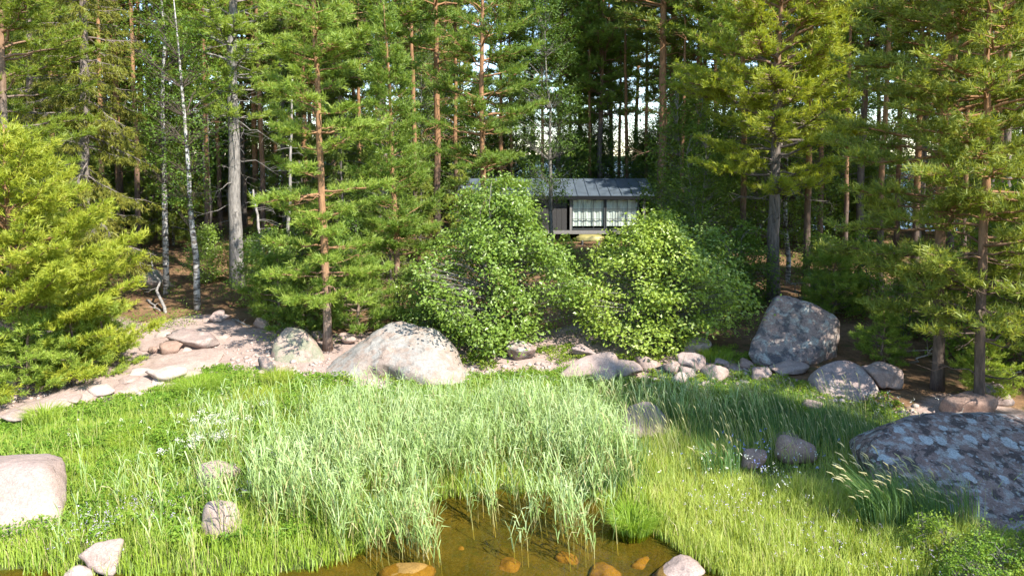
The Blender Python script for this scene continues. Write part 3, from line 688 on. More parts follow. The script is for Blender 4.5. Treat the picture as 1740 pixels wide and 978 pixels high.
def broadleaf(name, seed, H, rad, zb, nclus, nleaf, leaf_len=.085, nstem=1, r0=.08, envelope=None, bark='bark_alder', leaf='leaf_alder', clus_r=.32, lean=(0, 0), shell=.45, flat=.6):
    rg = np.random.default_rng(seed)
    env = envelope or (lambda t: np.interp(t, [0, .2, .5, .8, 1], [.6, 1, .9, .55, .12]))
    a = Acc(); stems = []
    for i in range(nstem):
        az = rg.uniform(0, 6.28); out = rad * rg.uniform(.15, .5) if nstem > 1 else 0
        hh = H * (rg.uniform(.75, .97) if nstem > 1 else .96)
        s = np.linspace(0, 1, 12)
        pts = np.stack([math.cos(az) * out * s ** 1.2 + lean[0] * s, math.sin(az) * out * s ** 1.2 + lean[1] * s, -.2 + (hh + .2) * s], 1)
        pts[1:] += np.cumsum(rg.normal(0, .012 * H / 3, (11, 3)), 0) * np.array((1, 1, .2))
        pts[:, 0] += .08 * math.cos(az) * (nstem > 1); pts[:, 1] += .08 * math.sin(az) * (nstem > 1)
        a.tube(pts, r0 * (1 - .88 * s) * rg.uniform(.7, 1.1), 7 if r0 > .06 else 5); stems.append(pts)
    allp = np.concatenate(stems)
    P = []; Nn = []; L = []; V = []
    for c in range(nclus):
        t = rg.uniform(0, 1); z = zb + (H - zb) * t
        R_ = rad * float(env(t)); rr = R_ * (shell + (1 - shell) * rg.random() ** .5) if rg.random() < .8 else R_ * rg.random()
        az = rg.uniform(0, 6.28)
        rr *= 1 + .26 * math.sin(3 * az + seed + 6 * t) + .18 * math.sin(7 * az + 13 * t + seed); z += .09 * (H - zb) * math.sin(5 * az + seed) * (t > .5)
        cpt = np.array((math.cos(az) * rr + lean[0] * z / H, math.sin(az) * rr + lean[1] * z / H, z + rg.normal(0, .1)))
        if nclus > 600 and mnoise.noise(Vector(cpt) * 1.25 + Vector((seed, 0, 0))) < -.26: continue
        # branch from a stem point lower down
        dz_ = cpt[2] - allp[:, 2]; ok = dz_ > .25 * np.hypot(cpt[0] - allp[:, 0], cpt[1] - allp[:, 1])
        dist = np.linalg.norm(allp - cpt, axis=1) + np.where(ok, 0, 3)
        b = allp[int(np.argmin(dist))]
        mid = (b + cpt) / 2 + np.array((0, 0, .08)) + rg.normal(0, .06, 3)
        lb = np.linalg.norm(cpt - b); 
        a.tube(np.stack([b, (b + mid) / 2 + rg.normal(0, .02, 3), mid, cpt]), np.array([1, .8, .6, .25]) * (.005 + .006 * lb), 3, False, 1.0)
        cr = clus_r * rg.uniform(.5, 1.5); n = max(4, int(nleaf * rg.uniform(.6, 1.4)))
        o = rg.normal(0, 1, (n, 3)) * np.array((cr, cr, cr * flat)) * .62
        P.append(cpt + o)
        outward = unit(cpt * np.array((1, 1, 0)) + 1e-3) 
        Nn.append(np.array((0, 0, .75)) + .35 * outward + rg.normal(0, .45, (n, 3)))
        L.append(rg.uniform(.7, 1.25, n) * leaf_len); V.append(np.clip(rg.normal(.4, .15) + rg.normal(0, .2, n), 0, 1))
    Vx, T, vv = leaves_arrays(np.concatenate(P), np.concatenate(Nn), np.concatenate(L), np.concatenate(V), rg)
    return a.mesh(name + '_trunk', True), mesh_tris(name + '_crown', Vx, T, vv), M[bark], M[leaf]

def plant_tree(kind, proto, loc, label, cat, group=None, rotz=0.0, scale=1.0, parts=('trunk', 'crown')):
    tm, cm, bm_, lm = proto
    e = bpy.data.objects.new(kind, None); COL.objects.link(e); e.empty_display_size = .3
    e.location = loc; e.rotation_euler = (0, 0, rotz); e.scale = (scale,) * 3
    if len(tm.materials) == 0: tm.materials.append(bm_)
    if len(cm.materials) == 0: cm.materials.append(lm)
    t = bpy.data.objects.new(parts[0], tm); COL.objects.link(t); t.parent = e
    c = bpy.data.objects.new(parts[1], cm); COL.objects.link(c); c.parent = e
    return tag(e, label, cat, group)
def spot(x, y): return (float(x), float(y), float(ground(x, y)))
def pxy(px, Y): return spot((px - 870) / FPX * Y, Y)
def gxy(px, py): p = gp(px, py); return spot(p[0], p[1])

# ------------------------------------------------------------------ named trees of the shore
EDGE = 'trees along the shore edge'
plant_tree('pine_tree', conifer('pine_a', 11, 6.6, .10, .4, 3.35, 'wide', .40, 6, 8, 45, .10, None, .14, 2.2, 8, .175, 'bark_young', 'needle_yellow', twig_draw=False), pxy(15, 17.6), 'broad bushy yellow-green pine at the left picture edge, boughs reaching the ground', 'pine tree', EDGE)
plant_tree('pine_tree', conifer('pine_b', 12, 13.5, .14, 3.6, 2.6, 'col', .5, 5, 4, 45, .10, None, .16, 1.2, 8, .165, 'bark_old', 'needle_yellow'), pxy(8, 20.5), 'tall yellow-green pine behind the bushy pine at the left picture edge', 'pine tree', EDGE)
plant_tree('spruce_tree', conifer('spruce_a', 13, 18, .2, 2.4, 2.5, 'cone', .45, 5, -12, 20, .25, 1.5, .15, 1.25, 8, .19, 'bark_spruce', 'needle_spruce', spruce=True), pxy(143, 23.5), 'tall shaggy spruce with drooping olive boughs beside the bushy yellow pine', 'spruce tree', EDGE)
plant_tree('spruce_tree', conifer('spruce_b', 14, 15, .17, 2.0, 2.4, 'cone', .45, 5, -12, 20, .25, 1.5, .15, 1.15, 8, .19, 'bark_spruce', 'needle_spruce', spruce=True), pxy(60, 26), 'second shaggy spruce, half hidden between the tall yellow pine and the first spruce', 'spruce tree', EDGE)
birch_env = lambda t: np.interp(t, [0, .3, .7, 1], [.4, 1, .8, .15])
plant_tree('birch_tree', broadleaf('birch_a', 15, 16, 1.9, 4.5, 330, 28, .09, 1, .15, birch_env, 'bark_birch', 'leaf_birch', .38), gxy(283, 500), 'tall white-barked birch, straight, left of the curved birch', 'birch tree', EDGE)
plant_tree('birch_tree', broadleaf('birch_b', 16, 11, 1.5, 3.6, 230, 26, .09, 1, .12, birch_env, 'bark_birch', 'leaf_birch', .36, (-.7, .0)), gxy(336, 527), 'slim white birch curving at its foot, between two trunks', 'birch tree', EDGE)
plant_tree('birch_tree', broadleaf('birch_c', 17, 13, 1.4, 5, 160, 24, .09, 1, .08, birch_env, 'bark_birch', 'leaf_birch', .36), pxy(292, 36), 'thin birch just behind the straight tall birch', 'birch tree', EDGE)
plant_tree('pine_tree', conifer('pine_big', 18, 18.5, .26, 6.6, 3.0, 'round', .6, 5, 5, 45, .05, 2.6, .16, 1.15, 8, .165, 'bark_grey', 'needle_green', lean=(-.25, 0)), gxy(405, 487), 'thick grey-barked pine with dead lower branches, left of the orange-barked shore pine', 'pine tree', EDGE)
plant_tree('pine_tree', conifer('pine_shore', 19, 13.5, .115, 1.75, 2.1, 'col', .56, 5, -4, 40, .06, .9, .155, 1.75, 8, .165, 'bark_young', 'needle_green', lean=(-.35, 0), skip=.16), gxy(557, 594), 'orange-barked pine with layered bright green boughs behind the huge boulder', 'pine tree', EDGE)
plant_tree('pine_tree', conifer('pine_young', 20, 10.4, .10, 2.2, 1.7, 'cone', .42, 6, 10, 58, .0, 1.2, .155, 1.9, 8, .165, 'bark_young', 'needle_green', lean=(-.2, 0), skip=.05), gxy(673, 541), 'young pointed pine whose whole top shows, beside the big alder bush', 'pine tree', EDGE)
plant_tree('pine_tree', conifer('pine_c', 21, 15, .14, 4.2, 2.5, 'col', .7, 5, 6, 45, .05, 3.0, .165, 1.5, 8, .165, 'bark_red', 'needle_green', skip=.15), pxy(820, 27), 'orange-trunked pine rising behind the big alder bush in front of the roof', 'pine tree', EDGE)
plant_tree('pine_tree', conifer('pine_gnarly', 22, 13.5, .23, 4.0, 3.6, 'round', .5, 5, 5, 40, .0, 2.2, .17, 1.5, 8, .17, 'bark_old', 'needle_yellow', limb=.05), gxy(1314, 512), 'stout gnarly pine with yellow-green pads and grey trunk behind the tilted boulder', 'pine tree', EDGE)
plant_tree('pine_tree', conifer('pine_right', 23, 14.5, .13, 2.0, 2.9, 'col', .52, 5, -3, 35, .08, 1.0, .165, 1.25, 8, .165, 'bark_red', 'needle_dark', lean=(0, 0)), gxy(1592, 662), 'dark green pine with a reddish trunk between the purple-grey boulder and the lichen-spotted boulder', 'pine tree', EDGE)
plant_tree('pine_tree', conifer('pine_right2', 24, 13, .105, 1.8, 2.4, 'col', .55, 5, -3, 35, .08, .8, .16, 1.2, 8, .165, 'bark_red', 'needle_dark', lean=(.1, .2)), gxy(1662, 706), 'slender dark pine right behind the lichen-spotted boulder', 'pine tree', EDGE)

# alder bushes
alder_env = lambda t: np.interp(t, [0, .12, .35, .6, .82, 1], [.62, .9, 1, .80, .50, .12])
alder_env2 = lambda t: np.interp(t, [0, .15, .45, .75, 1], [.7, 1, .95, .62, .12])
plant_tree('alder_bush', broadleaf('alder_a', 31, 4.5, 2.25, .25, 1250, 28, .112, 7, .06, alder_env, clus_r=.30), pxy(843, 20.9), 'big pointed alder bush with glossy bright leaves to the right of the huge boulder', 'bush', 'leafy bushes', parts=('stems', 'crown'))
plant_tree('alder_bush', broadleaf('alder_b', 32, 3.5, 2.3, .2, 1050, 28, .112, 7, .055, alder_env2, clus_r=.30), pxy(1115, 20.9), 'broad rounded alder bush below the cabin, above the row of shore stones', 'bush', 'leafy bushes', parts=('stems', 'crown'))
sap_env = lambda t: np.interp(t, [0, .3, .7, 1], [.6, 1, .75, .15])
SAP = [broadleaf('sapling_%d' % i, 40 + i, 2.2, .95, .15, 190, 26, .09, 4, .03, sap_env, leaf='leaf_alder' if i < 2 else 'leaf_birch', clus_r=.24) for i in range(3)]
BUSH = [
 (450, 25.0, 1.15, 0, 'leafy green bush below the thick grey pine, above the sandy bank'),
 (350, 28.0, .95, 1, 'small leafy bush round the foot of the curved birch'),
 (420, 29.0, .7, 1, 'small sapling at the foot of the thick grey pine'),
 (690, 23.0, .75, 0, 'low leafy bush between the young pine and the big alder bush'),
 (725, 21.6, .75, 1, 'low leafy bush touching the left flank of the big alder bush'),
 (962, 25.5, .95, 2, 'dim leafy bush in the gap between the two alder bushes'),
 (1215, 23.5, 1.25, 0, 'leafy bush at the right flank of the broad alder bush'),
 (1265, 25.0, 1.2, 2, 'leafy bush at the foot of the gnarly pine'),
 (1400, 25.5, 1.05, 0, 'sunlit leafy bush behind the tilted boulder'),
 (1470, 24.0, 1.1, 2, 'dim leafy bush between the tilted boulder and the reddish pine'),
 (1690, 19.5, 1.7, 2, 'tall dim leafy bush at the right picture edge behind the slender pine'),
 (1740, 22.0, 2.1, 2, 'big dim leafy bush cut by the right picture edge'),
 (500, 27.5, 1.0, 2, 'dim leafy bush between the thick grey pine and the orange-barked pine'),
 (600, 28.5, 1.2, 2, 'dim leafy bush behind the orange-barked shore pine'),
 (20, 19.0, .7, 1, 'low leafy bush under the bushy yellow pine'),
 (165, 19.6, .55, 1, 'low leafy bush at the tip of the bushy yellow pine boughs'),
 (1150, 33.0, 1.4, 0, 'leafy bush rising beside the right end of the cabin'),
 (1040, 33.5, .62, 2, 'small leafy sapling in front of the cabin windows'),
 (885, 33.0, 1.35, 2, 'dim leafy bush before the dark left half of the cabin'),
 (1545, 21.5, .8, 2, 'low dim bush on the litter behind the reddish pine'),
]
for i, (px, Y, sc, k, lab) in enumerate(BUSH):
    plant_tree('leafy_bush', SAP[k], pxy(px, Y), lab, 'bush', 'leafy bushes', i * 1.7, sc, ('stems', 'crown'))
LOWP = conifer('low_pine', 52, 2.6, .05, .2, 1.5, 'wide', .28, 6, 8, 40, .05, None, .15, 1.9, 8, .165, 'bark_young', 'needle_green')
for px, Y, sc, rz, lab in [(35, 16.9, .8, 1, 'low pine shoots under the bushy yellow pine at the picture edge'), (115, 17.6, .75, 3, 'low pine shoots in front of the bushy yellow pine, nearest the bank stones'), (520, 21.9, .85, 0, 'low bushy pine bough mass left of the orange-barked pine foot'), (610, 21.5, .95, 2, 'low bushy pine behind the peak of the huge boulder'), (470, 22.5, .9, 4, 'low pine under the leafy bush above the sandy bank'),
                           (1510, 19.2, .55, 1, 'small low pine on dark litter right of the tilted boulder'), (1690, 16.6, .55, 3, 'small low pine beside the slender dark pine'), (1420, 23.5, .9, 5, 'low pine behind the tilted boulder'), (165, 18.8, .7, 2.5, 'low yellow pine shoots at the edge of the sandy bank')]:
    plant_tree('low_pine', LOWP, pxy(px, Y), lab, 'pine tree', 'low bushy pines', rz, sc)

# ------------------------------------------------------------------ forest behind
TALL = [conifer('tall_pine_%d' % i, 60 + i, 19 + i, .19, 7.6 + .8 * i, 3.0, 'round', .7, 5, 5, 45, .05, 3.5, .23, 1.15, 7, .2, 'bark_old' if i != 1 else 'bark_red', 'needle_dark' if i % 2 else 'needle_green', skip=.1) for i in range(4)]
SPR = [conifer('spruce_%d' % i, 70 + i, 15 + 2 * i, .15, 1.0, 2.3, 'cone', .5, 5, -10, 20, .25, None, .20, 1.2, 7, .22, 'bark_spruce', 'needle_dark', spruce=True, twig_draw=False) for i in range(2)]
DEC = [broadleaf('tall_leafy_%d' % i, 80 + i, 12 + 2 * i, 2.1, 1.6 + i, 420, 26, .12, 1, .09, birch_env, 'bark_alder' if i else 'bark_birch', 'leaf_dim', .42) for i in range(2)]
placed = []
def far_ok(x, y, d=1.5): return all((x - a_) ** 2 + (y - b_) ** 2 > d * d for a_, b_ in placed)
BGP = [(203, 36, 1, 1.0, 'reddish pine trunk between the shaggy spruce and the tall birch'), (62, 33, 0, .9, 'dark pine trunk at upper left behind the spruces'), (742, 38, 1, 1.05, 'orange pine trunk between the young pointed pine and the pine by the roof'),
 (520, 40, 1, .85, 'orange pine trunk just left of the orange-barked shore pine'), (850, 47, 1, .9, 'thin orange pine behind the roof middle'), (905, 50, 0, 1.0, 'dark pine rising behind the cabin roof, left of the leaning grey tree'),
 (950, 47, 0, .95, 'pine trunk just right of the leaning grey tree behind the roof'), (985, 49, 0, 1.0, 'first of four close pine trunks behind the roof'), (1003, 53, 1, 1.0, 'second of four close pine trunks behind the roof'),
 (1020, 48, 0, 1.05, 'third of four close pine trunks behind the roof'), (1040, 52, 3, 1.0, 'fourth of four close pine trunks behind the roof'), (1124, 40, 1, 1.35, 'thick orange pine right beside the cabin roof end'),
 (1142, 45, 1, 1.0, 'thinner orange pine just behind the thick one at the roof end'), (1184, 41, 1, 1.2, 'tall brown-orange pine standing right of the cabin'), (1197, 46, 0, 1.1, 'dark pine trunk close behind the tall brown-orange pine'),
 (1242, 38, 0, .9, 'dark slim pine between the brown-orange pine and the gnarly pine'), (1080, 54, 2, 1.0, 'pine behind the right end of the roof ridge'), (1560, 35, 0, 1.0, 'dim pine behind the reddish pine'), (1715, 30, 2, .95, 'dim pine at the right picture edge')]
for i, (px, Y, k, sc, lab) in enumerate(BGP):
    l = pxy(px, Y); placed.append((l[0], l[1]))
    plant_tree('pine_tree', TALL[k], l, lab, 'pine tree', 'tall pines of the forest', i * 2.1, sc)
l = pxy(940, 34); placed.append(l[:2])
plant_tree('grey_tree', broadleaf('grey_tree', 90, 14, 1.8, 2.8, 300, 44, .10, 1, .11, birch_env, 'bark_alder', 'leaf_dim', .4, (-.5, 0)), l, 'leaning grey-stemmed leafy tree in front of the cabin middle', 'tree')
l = pxy(1342, 29.3); placed.append(l[:2])
plant_tree('birch_tree', DEC[0], l, 'white-barked birch close behind the gnarly pine', 'birch tree', EDGE, 1.0, 1.1)
SLIM = [conifer('slim_pine_%d' % i, 120 + i, 17 + i, .12, 11.5, 1.6, 'round', .7, 4, 5, 45, .05, 5.0, .2, .9, 7, .2, 'bark_red', 'needle_green') for i in range(2)]
UND = [broadleaf('understorey_%d' % i, 95 + i, 6.5 + i, 1.7, .5, 330, 26, .12, 2, .05, sap_env, 'bark_alder', 'leaf_dim', .38) for i in range(2)]
YSP = conifer('young_spruce', 98, 6.0, .07, .4, 1.6, 'cone', .4, 5, -5, 30, .2, None, .18, 1.2, 7, .22, 'bark_spruce', 'needle_dark', spruce=True, twig_draw=False)
MARKS = [(15, 'the bushy yellow pine'), (143, 'the first shaggy spruce'), (203, 'the reddish pine trunk'), (283, 'the straight birch'), (336, 'the curved birch'), (403, 'the thick grey pine'), (495, 'the dead grey trunk'), (550, 'the orange-barked shore pine'),
         (668, 'the young pointed pine'), (742, 'the trunk left of the cabin'), (815, 'the pine by the roof'), (940, 'the leaning grey tree'), (1010, 'the close row of pine trunks'), (1124, 'the thick orange pine'), (1184, 'the brown-orange pine'),
         (1242, 'the dark slim pine'), (1314, 'the gnarly pine'), (1420, 'the tilted boulder'), (1590, 'the reddish right pine'), (1662, 'the slender dark pine'), (1740, 'the right picture edge')]
KINDN = ('pine_tree', 'spruce_tree', 'leafy_tree', 'understorey_tree', 'young_spruce', 'slim_pine'); CATN = ('pine tree', 'spruce tree', 'tree', 'small tree', 'spruce tree', 'pine tree')
LOOK = ('tall bare-stemmed pine', 'tall dark spruce', 'tall leafy tree', 'small leafy tree', 'young dark spruce', 'slim straight pine')
used_lab = {}
def forest_tree(kd, x, y, rz, sc):
    pr = (TALL, SPR, DEC, UND, [YSP], SLIM)[kd]; pr = pr[rng.integers(len(pr))]
    ix = 870 + x / y * FPX; mk = min(MARKS, key=lambda m: abs(m[0] - ix)); d = ix - mk[0]
    rel = 'behind' if abs(d) < 14 else ('left of' if d < 0 else 'right of')
    dep = 'close behind the shore' if y < 36 else ('mid forest' if y < 48 else 'far back')
    lab = LOOK[kd] + ' ' + dep + ', ' + rel + ' ' + mk[1]
    placed.append((x, y))
    plant_tree(KINDN[kd], pr, spot(x, y), lab, CATN[kd], LOOK[kd] + ' group ' + dep, rz, sc)
def fill(n, ylo, yhi, kinds, dmin, allow):
    cnt = tries = 0
    while cnt < n and tries < 8000:
        tries += 1
        y = rng.uniform(ylo, yhi); x = rng.uniform(-.86, .86) * y
        if ground(x, y) < .15 or (-5 < x < 10 and 35 < y < 46.3) or not far_ok(x, y, dmin) or not allow(x, y): continue
        u = rng.random(); kd = kinds(x / y, u); cnt += 1
        forest_tree(kd, x, y, rng.uniform(0, 6.28), rng.uniform(.75, 1.1) if kd < 3 else rng.uniform(.7, 1.15))
for px_, y_, kd_ in [(1008, 53.5, 2), (1036, 50.5, 2), (990, 50, 3), (1022, 49.5, 3), (1440, 42, 2), (1462, 37, 0), (1425, 47, 2), (1135, 50, 2), (1155, 47.5, 2), (1410, 40, 0), (715, 45, 2), (735, 50, 2), (1290, 51, 2), (1345, 52, 2), (690, 47, 3), (590, 50, 2), (872, 48, 2), (962, 47.5, 3), (1105, 47.5, 3), (1012, 51.5, 3), (830, 49, 3), (790, 47, 3), (855, 52, 3), (900, 48, 3), (945, 49, 3), (985, 46.8, 3), (1085, 47, 3), (1130, 48, 3), (1170, 46, 3), (1235, 47, 3), (1270, 50, 3), (760, 50, 3), (700, 52, 3), (630, 56, 3), (560, 58, 3), (1300, 45, 3), (1350, 47, 3)]:
    forest_tree(kd_, (px_ - 870) / FPX * y_, y_, px_ * .3, 1.0)
for px_, y_ in [(90, 30), (175, 33), (232, 34), (258, 38), (350, 33), (372, 38), (445, 35), (470, 40), (610, 37), (640, 41), (705, 36), (775, 40), (868, 47.5), (890, 49), (922, 46.8), (968, 48.2), (1002, 47), (1052, 49), (1064, 47), (1098, 46.8), (1160, 39), (1215, 39), (1228, 42), (1262, 29), (1285, 39), (1372, 27), (1395, 36), (1440, 33), (1500, 26), (1525, 36), (1620, 27), (1640, 31), (1700, 26)]:
    forest_tree(5, (px_ - 870) / FPX * y_, y_, px_ * .7, .95 + .25 * ((px_ * 7) % 10) / 10)
for k_, px_ in enumerate(range(-30, 1770, 42)):
    y_ = 62.0 if px_ < 520 else (57.0 if px_ < 720 else 51.0 if px_ < 1250 else 49.5)
    y_ += (-1.5, 0, 1.0, .4)[k_ % 4]
    if 880 < px_ < 1130 and k_ % 3: continue
    forest_tree(4 if k_ % 4 == 1 and px_ < 800 else 3, (px_ - 870) / FPX * y_, y_, px_ * .31, 1.05 + .2 * (k_ % 3))
view = lambda x, y: not (y < 40 and -.07 < x / y < .235) and not (y < 40 and abs(x + y - 45.5) < 5.5)
glade = lambda x, y: not (y < 34 and -.56 < x / y < -.26)
fill(40, 29, 46, lambda a_, u: 0 if u < .55 else (1 if a_ < -.15 or u > .85 else 2), 1.8, lambda x, y: view(x, y) and glade(x, y))
fill(45, 44, 72, lambda a_, u: (0 if u < .5 else (1 if u < .72 else 2)) if abs(a_ - .08) > .16 else (0 if u < .8 else 2), 1.7, lambda x, y: True)
fill(8, 36, 46, lambda a_, u: 3, 1.2, lambda x, y: 9.5 < x < 16 and abs(x + y - 45.5) > 4.5)
fill(46, 26.5, 44, lambda a_, u: 4 if (u < .55 and a_ < -.1) or u < .2 else 3, 1.2, lambda x, y: view(x, y) and glade(x, y))
fill(4, 46.5, 55, lambda a_, u: 2 if u < .6 else 3, 1.3, lambda x, y: -2 < x < 15)
fill(36, 46, 66, lambda a_, u: 3 if u < .7 else 4, 1.4, lambda x, y: True)
# the wood goes on beyond the right picture edge and shades the right half of the meadow
for i, (x, y, sp, k, sc) in enumerate([(13.7, 6.1, 0, 0, .89), (14.9, 5.2, 0, 2, .80), (12.7, 9.7, 1, 0, .64), (16.6, 15.2, 0, 0, .9), (18.8, 14.0, 0, 2, .9), (14.9, 17.8, 1, 0, .9), (11.3, 9.0, 1, 1, .62), (12.3, 6.6, 1, 0, .55), (16.6, 5.0, 1, 1, 1.0), (22.0, 9.8, 0, 2, .9), (20.0, 15.0, 0, 2, .9), (20.5, 6.0, 1, 1, 1.0), (22.5, 19.0, 0, 1, 1.0), (19.0, 22.0, 0, 3, 1.0)]):
    plant_tree('spruce_tree' if sp else 'pine_tree', SPR[k] if sp else TALL[k], spot(x, y), 'tall %s of the right wood standing beside the meadow' % ('spruce' if sp else 'pine'), 'spruce tree' if sp else 'pine tree', 'trees beside the meadow', i * 1.3, sc)

# dead thin trunks
def dead_trunk(p0, p1, r, lab, seed, nb=10):
    rg = np.random.default_rng(seed); p0 = np.array(p0) - np.array((0, 0, .1)); p1 = np.array(p1); a = Acc(); s = np.linspace(0, 1, 9)
    pts = (p1 - p0) * s[:, None]; pts[1:-1] += rg.normal(0, .04, (7, 3)); a.tube(pts, r * (1 - .6 * s), 6)
    o = link('dead_trunk', a.mesh('dead_trunk', True), None, M['deadwood'], p0)
    b = Acc()
    for i in range(nb):
        f = rg.uniform(.3, .95); q = (p1 - p0) * f; az = rg.uniform(0, 6.28); L = rg.uniform(.4, 1.1)
        t = np.linspace(0, 1, 5); pp = q + np.stack([math.cos(az) * L * t, math.sin(az) * L * t, .15 * L * t - .25 * L * t ** 2], 1) + rg.normal(0, .03, (5, 3)) * t[:, None]
        b.tube(pp, .014 * (1 - .8 * t), 3, False)
        for k in range(3): 
            c_ = pp[rg.integers(2, 5)]; b.tube(np.stack([c_, c_ + rg.normal(0, .16, 3)]), [.005, .002], 3, False)
    link('dead_branches', b.mesh('dead_branches', True), o, M['deadwood'])
    return tag(o, lab, 'dead tree', 'dead thin trunks')
dead_trunk(gxy(458, 490), at(430, 322, 28), .09, 'dead grey leaning trunk with bare twigs beside the thick grey pine', 1, 14)
dead_trunk(gxy(490, 470), at(497, 135, 29), .09, 'dead thin grey trunk standing left of the orange-barked shore pine', 2, 14)
dead_trunk(gxy(282, 532), at(252, 425, 27), .06, 'short dead leaning stem at the foot of the straight birch', 3, 3)
dead_trunk(gxy(1375, 520), at(1335, 470, 24), .03, 'thin bare fallen stem leaning on the gnarly pine', 4, 5)

# ------------------------------------------------------------------ cabin
def cabin():
    e = bpy.data.objects.new('cabin', None); COL.objects.link(e)
    X0, X1, Y0, Y1 = -2.6, 7.55, 40.0, 44.6
    g = 1.2; e.location = (0, 0, 0)
    tag(e, 'dark small cabin on posts under a grey-blue metal roof among the pines', 'cabin')
    zf, ze, zr = 2.0, 3.83, 4.82
    ex0, ex1, ey0, yr, ey1 = -3.25, 8.15, 39.68, 42.6, 45.4
    def part(name, fn, mat, parent=e, lab=None):
        a = Acc(); fn(a); o = link(name, a.mesh(name), parent, M[mat]); 
        if lab: o['label'] = lab
        return o
    def roof(a):
        t = .06
        for (ya, za, yb, zb_) in ((ey0, ze + .1, yr, zr), (yr, zr, ey1, ze + .1)):
            V = [(ex0, ya, za), (ex1, ya, za), (ex1, yb, zb_), (ex0, yb, zb_), (ex0, ya, za - t), (ex1, ya, za - t), (ex1, yb, zb_ - t), (ex0, yb, zb_ - t)]
            a.add(V, [(0, 1, 2), (0, 2, 3), (4, 6, 5), (4, 7, 6), (0, 4, 5), (0, 5, 1), (0, 3, 7), (0, 7, 4), (1, 5, 6), (1, 6, 2)])
    rf = part('roof', roof, 'roof')
    sl = Acc(); n = np.array((0, ey0, ze + .1)); 
    sl.add([(-.02, ey0 - .01, ze + .10), (.02, ey0 - .01, ze + .10), (.02, yr, zr), (-.02, yr, zr), (-.02, ey0 - .01, ze + .145), (.02, ey0 - .01, ze + .145), (.02, yr, zr + .045), (-.02, yr, zr + .045)],
           [(4, 5, 6), (4, 6, 7), (0, 1, 5), (0, 5, 4), (0, 4, 7), (0, 7, 3), (1, 2, 6), (1, 6, 5)])
    sm = sl.mesh('roof_seam'); sm.materials.append(M['roof'])
    for i in range(19):
        o = bpy.data.objects.new('roof_seam', sm); COL.objects.link(o); o.parent = rf; o.location = (ex0 + .03 + i * (ex1 - ex0 - .06) / 18, 0, 0)
    part('fascia', lambda a: (a.box(ex0, ex1, ey0 - .05, ey0 - .005, ze - .12, ze + .09), a.box(ex1 + .003, ex1 + .04, ey0 - .05, ey0 + .2, ze - .12, ze + .12)), 'fascia', rf)
    def gable(x):
        def f(a):
            a.add([(x, ey0, ze - .05), (x, yr, zr - .07), (x, ey1, ze - .05), (x + .05, ey0, ze - .05), (x + .05, yr, zr - .07), (x + .05, ey1, ze - .05)], [(0, 1, 2), (3, 5, 4), (0, 3, 4), (0, 4, 1), (1, 4, 5), (1, 5, 2)])
        return f
    part('gable', gable(X1 - .06), 'darkwood'); part('gable', gable(X0 + .06), 'darkwood')
    part('soffit', lambda a: a.box(X0, X1, Y0 - .25, Y1, ze - .09, ze - .06), 'darkwood')
    part('floor_deck', lambda a: a.box(X0 - .1, X1 + .1, Y0 - .25, Y1, zf - .18, zf - .05), 'darkwood')
    part('back_wall', lambda a: a.box(X0, X1, Y1 - .12, Y1, zf - .05, ze - .09), 'darkwood')
    part('side_wall', lambda a: a.box(X0, X0 + .12, Y0, Y1 - .12, zf - .05, ze - .09), 'darkwood')
    part('side_wall', lambda a: a.box(X1 - .12, X1, Y0, Y1 - .12, zf - .05, ze - .09), 'darkwood')
    wx0, wx1 = 3.42, 7.2
    # boarded left half
    bd = Acc(); bd.box(0, .285, Y0, Y0 + .1, zf - .05, ze - .09); bdm = bd.mesh('board'); bdm.materials.append(M['darkwood'])
    xx = X0 + .125; 
    while xx + .3 < wx0 - .12:
        o = bpy.data.objects.new('board', bdm); COL.objects.link(o); o.parent = e; o.location = (xx, .012 * (int(xx * 10) % 2), 0); xx += .295
    part('corner_post', lambda a: a.box(X1 - .11, X1 + .03, Y0 - .08, Y0 + .06, zf - .05, ze - .09), 'greywood')
    part('corner_post', lambda a: a.box(wx0 - .13, wx0 - .02, Y0 - .05, Y0 + .08, zf - .05, ze - .09), 'greywood')
    # two big windows, three by three panes each
    mid = (wx0 + wx1) / 2
    z0, z1 = zf + .05, ze - .14
    for (a0, a1) in ((wx0, mid - .04), (mid + .04, wx1)):
        w = part('window', lambda a: (a.box(a0, a1, Y0 - .03, Y0 + .03, z0 - .06, z0), a.box(a0, a1, Y0 - .03, Y0 + .03, z1, z1 + .05), a.box(a0 - .02, a0 + .035, Y0 - .04, Y0 + .04, z0 - .06, z1 + .05), a.box(a1 - .035, a1 + .02, Y0 - .04, Y0 + .04, z0 - .06, z1 + .05)), 'winframe')
        bw = (a1 - a0 - .07) / 3; bh = (z1 - z0) / 3
        for i in (1, 2): part('glazing_bar', lambda a: a.box(a0 + .035 + i * bw - .012, a0 + .035 + i * bw + .012, Y0 - .02, Y0 + .02, z0, z1), 'winframe', w)
        for i in (1, 2): part('glazing_bar', lambda a: a.box(a0 + .035, a1 - .035, Y0 - .022, Y0 + .018, z0 + i * bh - .011, z0 + i * bh + .011), 'winframe', w)
        for i in range(3):
            for j in range(3):
                part('pane', lambda a: a.box(a0 + .035 + i * bw + .013, a0 + .035 + (i + 1) * bw - .013, Y0 - .004, Y0 + .004, z0 + j * bh + .012, z0 + (j + 1) * bh - .012), 'glass', w)
        def curt(a):
            n_ = 40; xs_ = np.linspace(a0 + .05, a1 - .05, n_); yy = Y0 + .09 + .025 * np.sin(xs_ * 16) + .012 * np.sin(xs_ * 41)
            V = np.concatenate([np.stack([xs_, yy, np.full(n_, z0 + .13)], 1), np.stack([xs_, yy, np.full(n_, z1 - .02)], 1)])
            a.add(V, [t for i in range(n_ - 1) for t in ((i, i + 1, n_ + i + 1), (i, n_ + i + 1, n_ + i))])
